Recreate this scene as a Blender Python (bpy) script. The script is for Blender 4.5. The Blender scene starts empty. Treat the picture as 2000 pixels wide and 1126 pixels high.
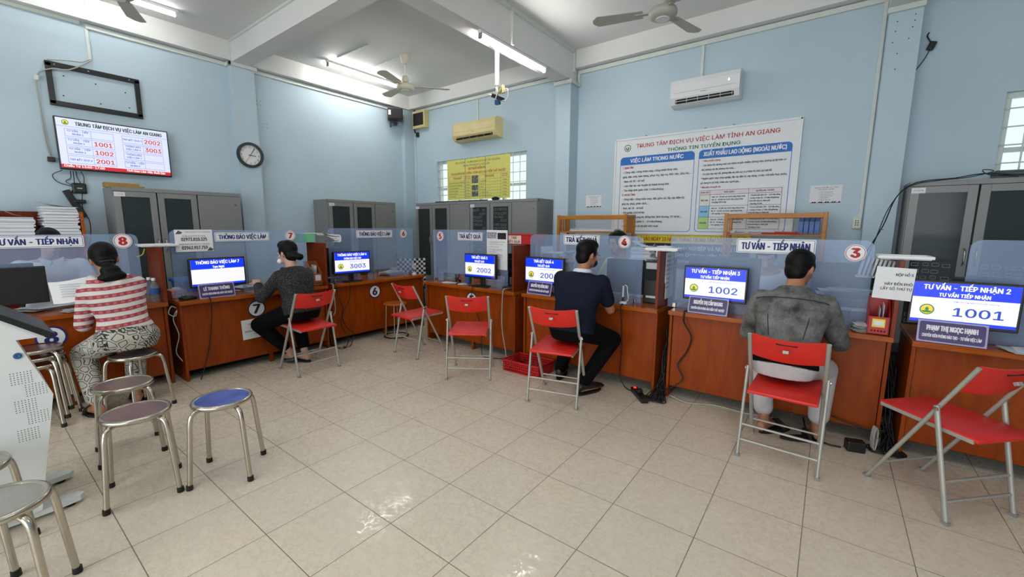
import bpy, bmesh, math, random
from mathutils import Vector, Matrix, Euler
R = math.radians; PI = math.pi
rnd = random.Random(11)
sc = bpy.context.scene
col = sc.collection

# ------------------------------------------------------------------ camera, world, exposure
cam_d = bpy.data.cameras.new('camera'); cam = bpy.data.objects.new('camera', cam_d); col.objects.link(cam)
cam_d.sensor_width = 36.0; cam_d.lens = 36.0*819.63/2000.0; cam_d.clip_start = 0.05
_r, _d, _f = (0.79773, 0.60300, 0.00515), (0.09191, -0.11314, -0.98932), (-0.59597, 0.78968, -0.14568)
cam.matrix_world = Matrix(((_r[0], -_d[0], -_f[0], 2.7842), (_r[1], -_d[1], -_f[1], -1.5278), (_r[2], -_d[2], -_f[2], 1.4311), (0, 0, 0, 1)))
sc.camera = cam
sc.view_settings.view_transform = 'Standard'; sc.view_settings.look = 'None'
sc.view_settings.exposure = 0.3; sc.view_settings.gamma = 1.0; sc.view_settings.use_curve_mapping = False
w = bpy.data.worlds.new('overcast_daylight'); sc.world = w; w.use_nodes = True
w.node_tree.nodes['Background'].inputs[0].default_value = (0.86, 0.95, 1.0, 1)
w.node_tree.nodes['Background'].inputs[1].default_value = 1.15
TUBE = 74.0      # radiance of the lit fluorescent tubes
try:
    sc.cycles.use_denoising = True; sc.cycles.max_bounces = 10; sc.cycles.transparent_max_bounces = 16
    sc.cycles.caustics_reflective = False; sc.cycles.caustics_refractive = False; sc.cycles.sample_clamp_indirect = 6.0
except Exception: pass

fill_lamp_d = bpy.data.lights.new('entrance_fill_light', 'AREA'); fill_lamp_d.shape = 'RECTANGLE'; fill_lamp_d.size = 6.0; fill_lamp_d.size_y = 2.8; fill_lamp_d.energy = 128; fill_lamp_d.color = (.93, .97, 1.0)
fill_lamp = bpy.data.objects.new('entrance_fill_light', fill_lamp_d); col.objects.link(fill_lamp); fill_lamp.location = (2.0, -5.35, 1.5); fill_lamp.rotation_euler = (R(90), 0, 0)     # unseen fill light added in the front opening behind the viewer
# ------------------------------------------------------------------ materials
def lin(h):
    c = [int(h[i:i+2], 16)/255 for i in (0, 2, 4)]
    return tuple(x/12.92 if x <= .04045 else ((x+.055)/1.055)**2.4 for x in c)
class NT:
    def __init__(s, m): m.use_nodes = True; s.t = m.node_tree; s.b = s.t.nodes['Principled BSDF']; s.out = s.t.nodes['Material Output']
    def n(s, ty, **kw):
        x = s.t.nodes.new(ty)
        for k, v in kw.items(): setattr(x, k, v)
        return x
    def l(s, a, b): s.t.links.new(a, b)
    def math(s, op, a, b=None, c=None):
        x = s.n('ShaderNodeMath', operation=op)
        for i, v in enumerate((a, b, c)):
            if v is None: continue
            if isinstance(v, (int, float)): x.inputs[i].default_value = v
            else: s.l(v, x.inputs[i])
        return x.outputs[0]
    def mix(s, f, a, b):
        x = s.n('ShaderNodeMix', data_type='RGBA')
        for i, v in ((0, f), (6, a), (7, b)):
            if isinstance(v, (int, float)): x.inputs[i].default_value = v
            elif isinstance(v, tuple): x.inputs[i].default_value = (*v[:3], 1)
            else: s.l(v, x.inputs[i])
        return x.outputs[2]
    def ramp(s, f, *st):
        x = s.n('ShaderNodeValToRGB'); e = x.color_ramp.elements
        while len(e) < len(st): e.new(.5)
        for k, (p, c) in zip(e, st): k.position = p; k.color = (*c, 1) if isinstance(c, tuple) else (c, c, c, 1)
        s.l(f, x.inputs[0]); return x.outputs[0]
    def noise(s, scale, detail=3, vec=None, rough=.5):
        x = s.n('ShaderNodeTexNoise'); x.inputs['Scale'].default_value = scale; x.inputs['Detail'].default_value = detail; x.inputs['Roughness'].default_value = rough
        s.l(vec if vec is not None else s.obj(), x.inputs['Vector']); return x.outputs['Fac']
    def obj(s): return s.n('ShaderNodeTexCoord').outputs['Object']
    def bump(s, h, st, dist=.01):
        x = s.n('ShaderNodeBump'); x.inputs['Strength'].default_value = st; x.inputs['Distance'].default_value = dist
        s.l(h, x.inputs['Height']); s.l(x.outputs[0], s.b.inputs['Normal'])
def mat(name, c, rough=.5, metal=0., vary=.06, scale=18., bump=0., coat=0., spec=None):
    if spec is None and (rough >= .8 or 'cloth' in name): spec = .12
    m = bpy.data.materials.new(name); g = NT(m); c = lin(c) if isinstance(c, str) else c
    lo = tuple(max(0, x*(1-vary)) for x in c); hi = tuple(min(1, x*(1+vary)) for x in c)
    f = g.noise(scale, 4)
    g.l(g.ramp(f, (.3, lo), (.7, hi)), g.b.inputs['Base Color'])
    g.b.inputs['Roughness'].default_value = rough; g.b.inputs['Metallic'].default_value = metal
    if coat: g.b.inputs['Coat Weight'].default_value = coat
    if spec is not None: g.b.inputs['Specular IOR Level'].default_value = spec
    if bump: g.bump(f, bump)
    return m
def emit(name, c, s=1.0):
    m = bpy.data.materials.new(name); g = NT(m); c = lin(c) if isinstance(c, str) else c
    g.b.inputs['Base Color'].default_value = (*[x*.1 for x in c], 1); g.b.inputs['Roughness'].default_value = .35
    f = g.noise(3, 1); g.l(g.ramp(f, (0, tuple(x*.97 for x in c)), (1, c)), g.b.inputs['Emission Color'])
    g.b.inputs['Emission Strength'].default_value = s
    return m
def glassy(name, tint, fac, rough=.15, haze=None, spec=.5):
    m = bpy.data.materials.new(name); g = NT(m)
    tr = g.n('ShaderNodeBsdfTransparent'); tr.inputs[0].default_value = (*tint, 1)
    hz = haze or tint
    f = g.noise(2.5, 2); g.l(g.ramp(f, (.2, tuple(x*.95 for x in hz)), (.8, hz)), g.b.inputs['Base Color'])
    g.b.inputs['Roughness'].default_value = rough; g.b.inputs['Specular IOR Level'].default_value = spec
    mx = g.n('ShaderNodeMixShader'); mx.inputs[0].default_value = fac
    g.l(tr.outputs[0], mx.inputs[1]); g.l(g.b.outputs[0], mx.inputs[2]); g.l(mx.outputs[0], g.out.inputs[0])
    return m
def wood(name, c1, c2, rough=.3, sx=(1.2, 14, 14), coat=.2):
    m = bpy.data.materials.new(name); g = NT(m)
    mp = g.n('ShaderNodeMapping'); mp.inputs['Scale'].default_value = sx; g.l(g.obj(), mp.inputs[0])
    f = g.noise(3, 6, mp.outputs[0], .6); f2 = g.noise(2.2, 2)
    c = g.ramp(f, (.3, lin(c1)), (.72, lin(c2)))
    g.l(g.mix(g.math('MULTIPLY', f2, .35), c, lin(c1)), g.b.inputs['Base Color'])
    g.b.inputs['Specular IOR Level'].default_value = .22
    g.b.inputs['Roughness'].default_value = rough; g.b.inputs['Coat Weight'].default_value = coat; g.b.inputs['Coat Roughness'].default_value = .15
    return m

M = {}
M['wall'] = mat('wall_paint', 'B9CCD7', .62, vary=.035, scale=1.6)
M['ceil'] = mat('ceiling_paint', 'DEDEDC', .7, vary=.02, scale=2)
M['duct'] = mat('duct_plastic', 'D3D9D2', .45, vary=.03)
M['white'] = mat('white_plastic', 'E4E5E6', .4, vary=.02)
M['kiosk'] = mat('kiosk_paint', 'E2E5E4', .3, vary=.015)
M['cream'] = mat('aged_cream_plastic', 'D9C98F', .42, vary=.05, scale=6)
M['black'] = mat('black_plastic', '141416', .4, vary=.2)
M['blackm'] = mat('black_matt', '0C0C0D', .75, vary=.2)
M['cable'] = mat('black_cable', '101012', .5, vary=.2)
M['cablew'] = mat('grey_cable', 'A9A89F', .5)
M['steelgrey'] = mat('grey_cabinet_paint', '858584', .38, vary=.03, scale=5)
M['chrome'] = mat('chromed_steel', 'BDB6AA', .22, 1.0, vary=.06, scale=30)
M['alu'] = mat('silver_painted_tube', 'A9A8A0', .42, .35, vary=.05)
M['red'] = mat('red_plastic', 'CE241A', .45, vary=.06, scale=9)
M['redd'] = mat('red_box_plastic', 'B5191B', .4, vary=.06, scale=9)
M['paper'] = mat('white_paper', 'E6E6E8', .8, vary=.02)
M['paperg'] = mat('pale_grey_paper', 'C4C6CC', .8, vary=.05, scale=60)
M['ink'] = mat('dark_ink', '1B1B20', .7, vary=.1)
M['inkb'] = mat('navy_ink', '14206A', .6, vary=.05)
M['inkr'] = mat('red_ink', 'B01722', .6, vary=.05)
M['inkg'] = mat('green_ink', '14693A', .6, vary=.05)
M['inkw'] = mat('white_ink', 'ECECF0', .6, vary=.02)
M['blue'] = mat('poster_blue', '1668BC', .5, vary=.03)
M['navy'] = mat('banner_navy', '1A1F55', .5, vary=.03)
M['yellow'] = mat('banner_yellow', 'E8DC1E', .5, vary=.03)
M['purple'] = mat('nameplate_purple', '3B2C66', .35, vary=.05)
M['platee'] = mat('nameplate_edge', 'A9A2C6', .3, vary=.05)
M['rubber'] = mat('black_rubber', '0A0A0A', .6)
M['card'] = mat('brown_cardboard', 'A5824E', .8, vary=.06)
M['bluetub'] = mat('blue_plastic', '2B5FA8', .35, vary=.05)
M['bluebin'] = mat('blue_file_box', '2C568F', .4, vary=.06)
M['green'] = mat('green_plastic', '3E9A4A', .4)
M['mint'] = mat('mint_green_box', '7ACB98', .5)
M['filebrown'] = mat('brown_plastic', '9A5A35', .45)
M['pink'] = mat('pink_basket', 'CF8F8A', .5)
M['leaf'] = mat('plant_leaf', '5E7F46', .55, vary=.2)
M['skin'] = mat('skin', 'A87358', .5, vary=.06, scale=25)
M['skinp'] = mat('pale_skin', 'C29A84', .5, vary=.05, scale=25)
M['hair'] = mat('black_hair', '070606', .5, vary=.4, scale=70, spec=.16, bump=.35)
M['eye'] = mat('eye', '1A1210', .25)
M['white_cloth'] = mat('white_shirt_cloth', 'D9DCE2', .85, vary=.04, bump=.1)
M['navy_cloth'] = mat('navy_polo_cloth', '171C2B', .85, vary=.12, scale=40)
M['black_cloth'] = mat('black_trouser_cloth', '070708', .85, vary=.2)
M['jeans'] = mat('pale_jeans', 'BDBBBC', .85, vary=.08, scale=14)
M['sandal'] = mat('slate_sandal', '46525E', .6)
M['wood_top'] = wood('red_brown_laminate', '8F3D04', 'B05A0E', .25)
M['wood_front'] = wood('orange_brown_laminate', '7E2E00', '9A4500', .4, (6, 6, 1.0), .05)
M['wood_side'] = wood('dark_red_laminate', '6A2405', '7E3006', .36, (6, 6, 1.0), .05)
M['pine'] = wood('varnished_pine', 'A8651C', 'C98632', .4)
M['tube'] = emit('lit_tube', (1.0, .985, .94), TUBE)
M['s_white'] = emit('screen_white', 'F2F2F6', .86)
M['s_blue'] = emit('screen_blue', '0A38EE', .85)
M['s_text'] = emit('screen_text_white', 'FFFFFF', .95)
M['s_num'] = emit('screen_numeral_blue', '1E46C0', .9)
M['s_red'] = emit('screen_red', 'C8141E', .95)
M['s_pale'] = emit('screen_pale', 'DDE3F8', .82)
M['s_line'] = emit('screen_line', '8E98D8', .9)
M['s_dark'] = emit('screen_dark_green', '123A34', .8)
M['s_green'] = emit('screen_emblem_green', '3C8A2E', .8)
M['s_gold'] = emit('screen_emblem_gold', 'E6C84A', .9)
M['led'] = emit('red_led', 'FF2A1E', 3.0)
M['leds'] = emit('pale_display', 'E8EEFF', 1.5)
M['acrylic'] = glassy('frosted_acrylic_film', (.92, .95, 1.0), .28, .25, lin('A9BEE0'))
M['clear'] = glassy('clear_acrylic', (.93, .95, .98), .16, .08, lin('C2CCDA'))
M['pane'] = glassy('dark_cabinet_glass', (.62, .65, .66), .35, .1, lin('566062'), .5)
M['winpane'] = glassy('milky_window_glass', (.93, .97, .97), .12, .3, lin('DFF0EE'))
M['bottle'] = glassy('clear_bottle', (.92, .94, .97), .15, .08, lin('D5DCE6'))

def floor_material():
    m = bpy.data.materials.new('floor_tiles'); g = NT(m); T = .4
    sep = g.n('ShaderNodeSeparateXYZ'); g.l(g.obj(), sep.inputs[0])
    ex = []; ids = []
    for k in (0, 1):
        t = g.math('DIVIDE', sep.outputs[k], T); ids.append(g.math('FLOOR', t))
        fr = g.math('FRACT', t); ex.append(g.math('MINIMUM', fr, g.math('SUBTRACT', 1.0, fr)))
    e = g.math('MINIMUM', ex[0], ex[1])
    gr = g.math('LESS_THAN', e, .0050)
    cmb = g.n('ShaderNodeCombineXYZ'); g.l(ids[0], cmb.inputs[0]); g.l(ids[1], cmb.inputs[1])
    wn = g.n('ShaderNodeTexWhiteNoise', noise_dimensions='3D'); g.l(cmb.outputs[0], wn.inputs['Vector'])
    off = g.n('ShaderNodeVectorMath', operation='MULTIPLY_ADD'); g.l(wn.outputs['Color'], off.inputs[0]); off.inputs[1].default_value = (9, 9, 9); g.l(g.obj(), off.inputs[2])
    mp = g.n('ShaderNodeMapping'); mp.inputs['Rotation'].default_value = (0, 0, .6); mp.inputs['Scale'].default_value = (1, 2.4, 1); g.l(off.outputs[0], mp.inputs[0])
    n1 = g.noise(9, 7, mp.outputs[0], .68); n2 = g.noise(3.2, 3, off.outputs[0]); n3 = g.noise(1.1, 2)
    vein = g.math('SUBTRACT', 1.0, g.math('MINIMUM', 1.0, g.math('MULTIPLY', g.math('ABSOLUTE', g.math('SUBTRACT', n1, .5)), 16.0)))
    base = g.mix(n2, lin('D5CAB6'), lin('DED3C0'))
    base = g.mix(g.math('MULTIPLY', g.math('MULTIPLY', vein, n2), .42), base, lin('B29C92'))
    base = g.mix(g.math('MULTIPLY', wn.outputs['Value'], .22), base, lin('CCC0AE'))
    base = g.mix(g.math('MULTIPLY', n3, .25), base, lin('CCC1AD'))
    g.l(g.mix(gr, base, lin('786B5B')), g.b.inputs['Base Color'])
    # glazed veins stay glossy where the rest of the tile is worn dull
    gl = g.math('SUBTRACT', 1.0, g.math('MINIMUM', 1.0, g.math('MULTIPLY', g.math('ABSOLUTE', g.math('SUBTRACT', g.noise(20, 5, off.outputs[0], .6), .5)), 14.0)))
    ro = g.math('SUBTRACT', .45, g.math('MULTIPLY', g.math('POWER', gl, 1.6), .40))
    g.l(g.math('MAXIMUM', ro, g.math('MULTIPLY', gr, .8)), g.b.inputs['Roughness'])
    g.b.inputs['Specular IOR Level'].default_value = .45
    g.bump(g.math('SUBTRACT', 1.0, gr), .4, .002)
    return m
M['floor'] = floor_material()
# ------------------------------------------------------------------ building helpers
class MB:
    def __init__(s): s.bm = bmesh.new()
    def box(s, x0, x1, y0, y1, z0, z1, bev=0., m=None, seg=2):
        b = s.bm; vs = [b.verts.new(p) for p in ((x0,y0,z0),(x1,y0,z0),(x1,y1,z0),(x0,y1,z0),(x0,y0,z1),(x1,y0,z1),(x1,y1,z1),(x0,y1,z1))]
        fs = [b.faces.new([vs[i] for i in q]) for q in ((3,2,1,0),(4,5,6,7),(0,1,5,4),(1,2,6,5),(2,3,7,6),(3,0,4,7))]
        if bev:
            es = {e for f in fs for e in f.edges}
            r = bmesh.ops.bevel(b, geom=list(es), offset=bev, segments=seg, profile=.5, affect='EDGES', clamp_overlap=True)
            vs = list({v for f in r['faces'] for v in f.verts} | {v for v in vs if v.is_valid})
        if m is not None: bmesh.ops.transform(b, matrix=m, verts=[v for v in vs if v.is_valid])
        return s
    def ring(s, c, ax, ay, rx, ry, n, pw=1.0):
        out = []
        for i in range(n):
            a = 2*PI*i/n; ca, sa = math.cos(a), math.sin(a)
            if pw != 1: ca = math.copysign(abs(ca)**pw, ca); sa = math.copysign(abs(sa)**pw, sa)
            out.append(s.bm.verts.new(c + ax*(ca*rx) + ay*(sa*ry)))
        return out
    def skin(s, rings, cap=True):
        for a, b in zip(rings, rings[1:]):
            n = len(a)
            for i in range(n): s.bm.faces.new((a[i], a[(i+1) % n], b[(i+1) % n], b[i]))
        if cap: s.bm.faces.new(rings[0][::-1]); s.bm.faces.new(rings[-1])
        return s
    def loft(s, rings, n=20, pw=1.0):          # rings: (z, cx, cy, rx, ry)
        return s.skin([s.ring(Vector((cx, cy, z)), Vector((1,0,0)), Vector((0,1,0)), rx, ry, n, pw) for z, cx, cy, rx, ry in rings])
    def tube(s, pts, r, n=10, cap=True, flat=1.0, up=None):
        pts = [Vector(p) for p in pts]; k = len(pts); rr = r if isinstance(r, (list, tuple)) else [r]*k; rings = []
        t0 = (pts[1]-pts[0]).normalized(); u = Vector(up) if up else (Vector((0,0,1)) if abs(t0.z) < .9 else Vector((1,0,0)))
        ax = t0.cross(u).normalized()
        for i, p in enumerate(pts):
            t = ((pts[min(i+1, k-1)]-pts[i]).normalized() + (pts[i]-pts[max(i-1, 0)]).normalized())
            t = t.normalized() if t.length > 1e-6 else t0
            ax = (ax - t*ax.dot(t)).normalized(); ay = t.cross(ax)
            rings.append(s.ring(p, ax, ay, rr[i], rr[i]*flat, n))
        return s.skin(rings, cap)
    def limb(s, a, b, r0, r1, n=14, steps=4, bulge=0.):   # rounded tapered limb
        a, b = Vector(a), Vector(b); d = (b-a); L = d.length; t = d/L; pts = []; rr = []
        for q in (-.95, -.6, -.2): pts.append(a + t*(q*r0)); rr.append(r0*math.sqrt(max(.02, 1-q*q)))
        for i in range(steps+1):
            f = i/steps; pts.append(a + d*f + t*1e-5*i); rr.append((r0+(r1-r0)*f)*(1+bulge*math.sin(PI*min(1, f*1.3))))
        for q in (.2, .6, .95): pts.append(b + t*(q*r1)); rr.append(r1*math.sqrt(max(.02, 1-q*q)))
        return s.tube(pts, rr, n)
    def ball(s, c, rx, ry=None, rz=None, n=16, m=None):
        ry = ry or rx; rz = rz or rx; c = Vector(c)
        ret = bmesh.ops.create_uvsphere(s.bm, u_segments=n, v_segments=max(6, n*2//3), radius=1.0)
        mt = Matrix.Translation(c) @ (m or Matrix.Identity(4)) @ Matrix.Diagonal((rx, ry, rz, 1))
        bmesh.ops.transform(s.bm, matrix=mt, verts=ret['verts']); return s
    def lathe(s, prof, c=(0,0,0), n=32):       # (r, z) profile around z
        c = Vector(c); return s.skin([s.ring(c + Vector((0,0,z)), Vector((1,0,0)), Vector((0,1,0)), max(r, 1e-4), max(r, 1e-4), n) for r, z in prof])
    def prism(s, poly, d0, d1, axis='y'):      # polygon extruded along an axis: y -> (x,z) points, x -> (y,z), z -> (x,y)
        def P(a, b, d): return (a, d, b) if axis == 'y' else ((d, a, b) if axis == 'x' else (a, b, d))
        A = [s.bm.verts.new(P(a, b, d0)) for a, b in poly]; B = [s.bm.verts.new(P(a, b, d1)) for a, b in poly]; n = len(A)
        s.bm.faces.new(A); s.bm.faces.new(B[::-1])
        for i in range(n): s.bm.faces.new((A[i], B[i], B[(i+1) % n], A[(i+1) % n]))
        return s
    def quad(s, *p): s.bm.faces.new([s.bm.verts.new(q) for q in p]); return s
    def sheet(s, x0, x1, y0, y1, z, t=.0006, rot=0., bend=0., n=6):    # a sheet of paper lying down
        m = Matrix.Translation(((x0+x1)/2, (y0+y1)/2, z)) @ Matrix.Rotation(rot, 4, 'Z'); hx, hy = (x1-x0)/2, (y1-y0)/2
        top = []; bot = []
        for i in range(n+1):
            f = i/n*2-1; zz = bend*f*f
            for L, dz in ((top, t), (bot, 0)): L.append([s.bm.verts.new(m @ Vector((hx*f, q*hy, zz+dz))) for q in (-1, 1)])
        for i in range(n):
            s.bm.faces.new((top[i][0], top[i+1][0], top[i+1][1], top[i][1])); s.bm.faces.new((bot[i][1], bot[i+1][1], bot[i+1][0], bot[i][0]))
            for k in (0, 1): s.bm.faces.new((top[i][k], bot[i][k], bot[i+1][k], top[i+1][k]))
        for i in (0, n): s.bm.faces.new((top[i][0], top[i][1], bot[i][1], bot[i][0]))
        return s
    def done(s, name, m, parent=None, smooth=None, mtx=None, loc=None):
        b = s.bm
        if mtx is not None: bmesh.ops.transform(b, matrix=mtx, verts=b.verts[:])
        bmesh.ops.recalc_face_normals(b, faces=b.faces[:])
        me = bpy.data.meshes.new(name); b.to_mesh(me); b.free()
        return link(name, me, m, parent, smooth, loc)
def link(name, me, m, parent=None, smooth=None, loc=None):
    me.materials.clear(); me.materials.append(M[m] if isinstance(m, str) else m)
    if smooth is not None:
        me.polygons.foreach_set('use_smooth', [True]*len(me.polygons))
        if smooth < 180: me.set_sharp_from_angle(angle=R(smooth))
    o = bpy.data.objects.new(name, me); col.objects.link(o)
    if parent: o.parent = parent
    if loc: o.location = loc
    return o
def tag(o, label, cat=None, group=None, kind=None):
    o['label'] = label
    if cat: o['category'] = cat
    if group: o['group'] = group
    if kind: o['kind'] = kind
    return o
def thing(name, label, cat, loc=(0,0,0), rot=0., group=None):
    o = bpy.data.objects.new(name, None); col.objects.link(o); o.empty_display_size = .1
    o.location = loc; o.rotation_euler = (0, 0, rot); return tag(o, label, cat, group)
def struct(o, label): o['kind'] = 'structure'; o['label'] = label; return o
def kids(o, idx={}): return [c for c in o.children]
def dup(root, loc, rot, label, group=None):
    def cp(o, par):
        c = o.copy(); col.objects.link(c)
        if par: c.parent = par
        for k in list(o.children): cp(k, c)
        return c
    r = cp(root, None); r.location = loc; r.rotation_euler = (0, 0, rot); r['label'] = label
    if group: r['group'] = group
    return r
# text: built-in font turned into flat mesh outlines
_tc = {}
try:      # a plain sans face that ships inside Blender, else the built-in one
    import os
    FONT = bpy.data.fonts.load(os.path.join(bpy.utils.system_resource('DATAFILES', path='fonts'), 'Inter.woff2'))
except Exception: FONT = None
CAP = .509 if FONT else .682
def _fill(t):
    cu = bpy.data.curves.new('lettering_source', 'FONT'); cu.body = t; cu.fill_mode = 'FRONT'
    if FONT: cu.font = FONT
    o = bpy.data.objects.new('lettering_source', cu); got = []
    for res in (1, 2, 3, 4):      # the outline filler sometimes slips; keep the fineness whose filled area is the usual one
        cu.resolution_u = res; me = o.to_mesh()
        got.append((sum(p.area for p in me.polygons), [(v.co.x, v.co.y) for v in me.vertices], [tuple(p.vertices) for p in me.polygons])); o.to_mesh_clear()
    bpy.data.objects.remove(o); bpy.data.curves.remove(cu)
    ar = sorted(g[0] for g in got); med = ar[1]
    k = min((1, 2, 3, 0), key=lambda q: (abs(got[q][0]-med) > .02*med, q == 0, q)); return got[k][1:]
def _ext(t): v = [q[0] for q in _fill(t)[0]]; return max(v)-min(v)
def textgeo(t):
    if t not in _tc:
        vs, fs, x = [], [], 0.
        for ch in t:
            if ch not in _gl: _gl[ch] = (_fill(ch) if ch != ' ' else ([], []), _ext('H'+ch+'H')-_ext('HH'))
            (gv, gf), adv = _gl[ch]; n = len(vs); vs += [(p[0]+x, p[1]) for p in gv]; fs += [tuple(i+n for i in f) for f in gf]; x += adv
        _tc[t] = (vs, fs)
    return _tc[t]
_gl = {}
def letters(name, parent, m, items, y=0., mtx=None):
    """items: (text, x, z, width or None, cap height, align, bold). Letters lie in the local x-z plane at depth y, facing -y."""
    b = bmesh.new()
    for t, x, z, wd, h, al, bold in items:
        vs, fs = textgeo(t)
        if not vs: continue
        x0 = min(v[0] for v in vs); x1 = max(v[0] for v in vs); sy = h/CAP; sx = sy if wd is None else wd/(x1-x0)
        W = (x1-x0)*sx; ox = {'l': x, 'c': x-W/2, 'r': x-W}[al]
        q = bold*h*1.9      # a bold stroke is the outline laid down again, shifted by a hair
        for k, (dx, dz) in enumerate(((0, 0), (q, 0), (-q, 0), (0, q*.5), (0, -q*.5)) if bold >= .01 else ((0, 0),)):
            bv = [b.verts.new((ox+(a-x0)*sx+dx, y-k*2e-5, z+c*sy+dz)) for a, c in vs]
            for f in fs:
                try: b.faces.new([bv[i] for i in f])
                except ValueError: pass
    if mtx is not None: bmesh.ops.transform(b, matrix=mtx, verts=b.verts[:])
    me = bpy.data.meshes.new(name); b.to_mesh(me); b.free()
    return link(name, me, m, parent)
def panels(name, parent, m, rects, y=0., t=.0008, mtx=None):    # thin printed or lit rectangles, x0,x1,z0,z1
    b = MB()
    for x0, x1, z0, z1 in rects: b.box(x0, x1, y-t, y, z0, z1)
    return b.done(name, m, parent, mtx=mtx)
def rrect(x0, x1, z0, z1, r, n=5, corners=(1,1,1,1)):
    out = []
    for (cx, cz, a0), on in zip(((x0+r, z0+r, 180), (x1-r, z0+r, 270), (x1-r, z1-r, 0), (x0+r, z1-r, 90)), corners):
        if on:
            for i in range(n+1): a = R(a0+90*i/n); out.append((cx+r*math.cos(a), cz+r*math.sin(a)))
        else: out.append((x0 if a0 in (180, 90) else x1, z0 if a0 in (180, 270) else z1))
    return out
def disc(cx, cz, r, n=36, rz=None): return [(cx+r*math.cos(2*PI*i/n), cz+(rz or r)*math.sin(2*PI*i/n)) for i in range(n)]
def annulus(b, cx, cz, r0, r1, y0, y1, n=36):
    rings = []
    for r, y in ((r1, y1), (r1, y0), (r0, y0), (r0, y1), (r1, y1)): rings.append((r, y))
    vs = [[b.bm.verts.new((cx+r*math.cos(2*PI*i/n), y, cz+r*math.sin(2*PI*i/n))) for i in range(n)] for r, y in rings[:4]]
    for k in range(4):
        a, c = vs[k], vs[(k+1) % 4]
        for i in range(n): b.bm.faces.new((a[i], a[(i+1) % n], c[(i+1) % n], c[i]))
    return b
def curve_pts(pts, k=6):      # Catmull-Rom through points
    P = [Vector(p) for p in pts]; P = [P[0]*2-P[1]] + P + [P[-1]*2-P[-2]]; out = []
    for i in range(1, len(P)-2):
        for j in range(k):
            t = j/k; a, b, c, d = P[i-1:i+3]
            out.append(.5*((2*b)+(c-a)*t+(2*a-5*b+4*c-d)*t*t+(3*b-a-3*c+d)*t**3))
    out.append(P[-2]); return out
def cable(name, label, pts, r=.004, m='cable', cat='cable', parent=None, group=None):
    o = MB().tube(curve_pts(pts), r, 6).done(name, m, parent, smooth=180)
    if parent is None: tag(o, label, cat, group)
    return o
def emblem(parent, cx, cz, r, y, lit=True):     # round green and gold agency badge
    e = MB().prism(disc(cx, cz, r), y-.0006, y).done('emblem', M['s_green'] if lit else M['green'], parent)
    MB().prism(disc(cx, cz, r*.82), y-.0010, y-.0005).done('emblem_face', M['s_gold'] if lit else M['yellow'], e)
    b = MB()
    b.prism([(cx-r*.75, cz-r*.3), (cx-r*.4, cz-r*.62), (cx+r*.4, cz-r*.62), (cx+r*.75, cz-r*.3), (cx+r*.2, cz-r*.22), (cx-r*.2, cz-r*.22)], y-.0014, y-.0009)
    b.prism([(cx-r*.16, cz-r*.25), (cx+r*.16, cz-r*.25), (cx+r*.28, cz+r*.15), (cx, cz+r*.5), (cx-r*.28, cz+r*.15)], y-.0014, y-.0009)
    b.done('emblem_figure', M['s_green'] if lit else M['inkg'], e); return e

# stations: desk frames (origin at the client's left front corner, x along the desk, y away from the client)
ST = {5: ((-1.22, 1.95), 0.), 4: ((.28, 1.95), 0.), 3: ((1.76, 1.98), 0.), 2: ((3.24, 1.95), 0.),
      7: ((-1.79, -.38), PI/2), 6: ((-1.79, 1.07), PI/2), 8: ((-1.86, -1.84), PI/2)}
def S(i, x, y, z=0.):
    (ox, oy), a = ST[i]; return (ox + x*math.cos(a) - y*math.sin(a), oy + x*math.sin(a) + y*math.cos(a), z)
def A(i): return ST[i][1]
XL, YB = -3.75, 3.92
# ------------------------------------------------------------------ room shell
HZ = 3.78; XR, YF = 6.3, -5.2
struct(MB().box(XL-.2, XR+.2, YF-1.5, YB+.2, -.1, 0).done('floor', 'floor'), 'beige marbled floor tiles with dark grout')
struct(MB().box(XL-.2, XR+.2, YF-.2, YB+.2, HZ, HZ+.12).done('ceiling', 'ceil'), 'white painted ceiling')
W1 = (-3.055, -1.06, 1.0, 2.585); W2 = (3.845, 5.1, 1.0, 2.565)
b = MB()
x = XL-.15
for a in (W1, W2):
    b.box(x, a[0], YB, YB+.16, 0, HZ); b.box(a[0], a[1], YB, YB+.16, 0, a[2]); b.box(a[0], a[1], YB, YB+.16, a[3], HZ); x = a[1]
b.box(x, XR+.15, YB, YB+.16, 0, HZ)
struct(b.done('wall_back', 'wall'), 'pale blue painted wall behind the counters')
struct(MB().box(XL-.15, XL, YF, YB, 0, HZ).done('wall_left', 'wall'), 'pale blue painted wall with the television')
struct(MB().box(XR, XR+.15, YF, YB, 0, HZ).done('wall_right', 'wall'), 'pale blue painted side wall')
struct(MB().box(XL, -1.1, YF-.15, YF, 0, HZ).box(5.1, XR, YF-.15, YF, 0, HZ).box(-1.1, 5.1, YF-.15, YF, 2.95, HZ).done('wall_front', 'wall'), 'unseen pale blue wall with an opening added for fill light')  # unseen wall; its opening is made up to let in fill light
n = 0
def trim(m, label, *bx, bev=0.):
    global n; n += 1
    b = MB()
    for q in bx: b.box(*q, bev=bev)
    return struct(b.done('trim_%d' % n, m), label)
trim('ceil', 'white edge beam along the wall with the television', (XL, XL+.115, YF, YB, 3.545, HZ))
trim('ceil', 'white edge beam along the wall behind the counters', (XL+.115, XR, YB-.115, YB, 3.555, HZ))
trim('ceil', 'white ceiling beam starting at the wall clock pilaster', (XL, XR, .905, 1.13, 3.525, HZ))
trim('ceil', 'deep white ceiling beam carrying a fluorescent tube', (-.435, -.205, YF, YB, 3.395, HZ))
trim('ceil', 'deep white ceiling beam above the socket pilaster', (3.01, 3.24, YF, YB, 3.36, HZ))
trim('wall', 'pale blue pilaster holding the wall clock', (XL, XL+.12, .89, 1.17, 0, 3.525))
trim('wall', 'pale blue pilaster beside the big white poster', (-.41, -.19, 3.70, YB, 0, 3.40))
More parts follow.
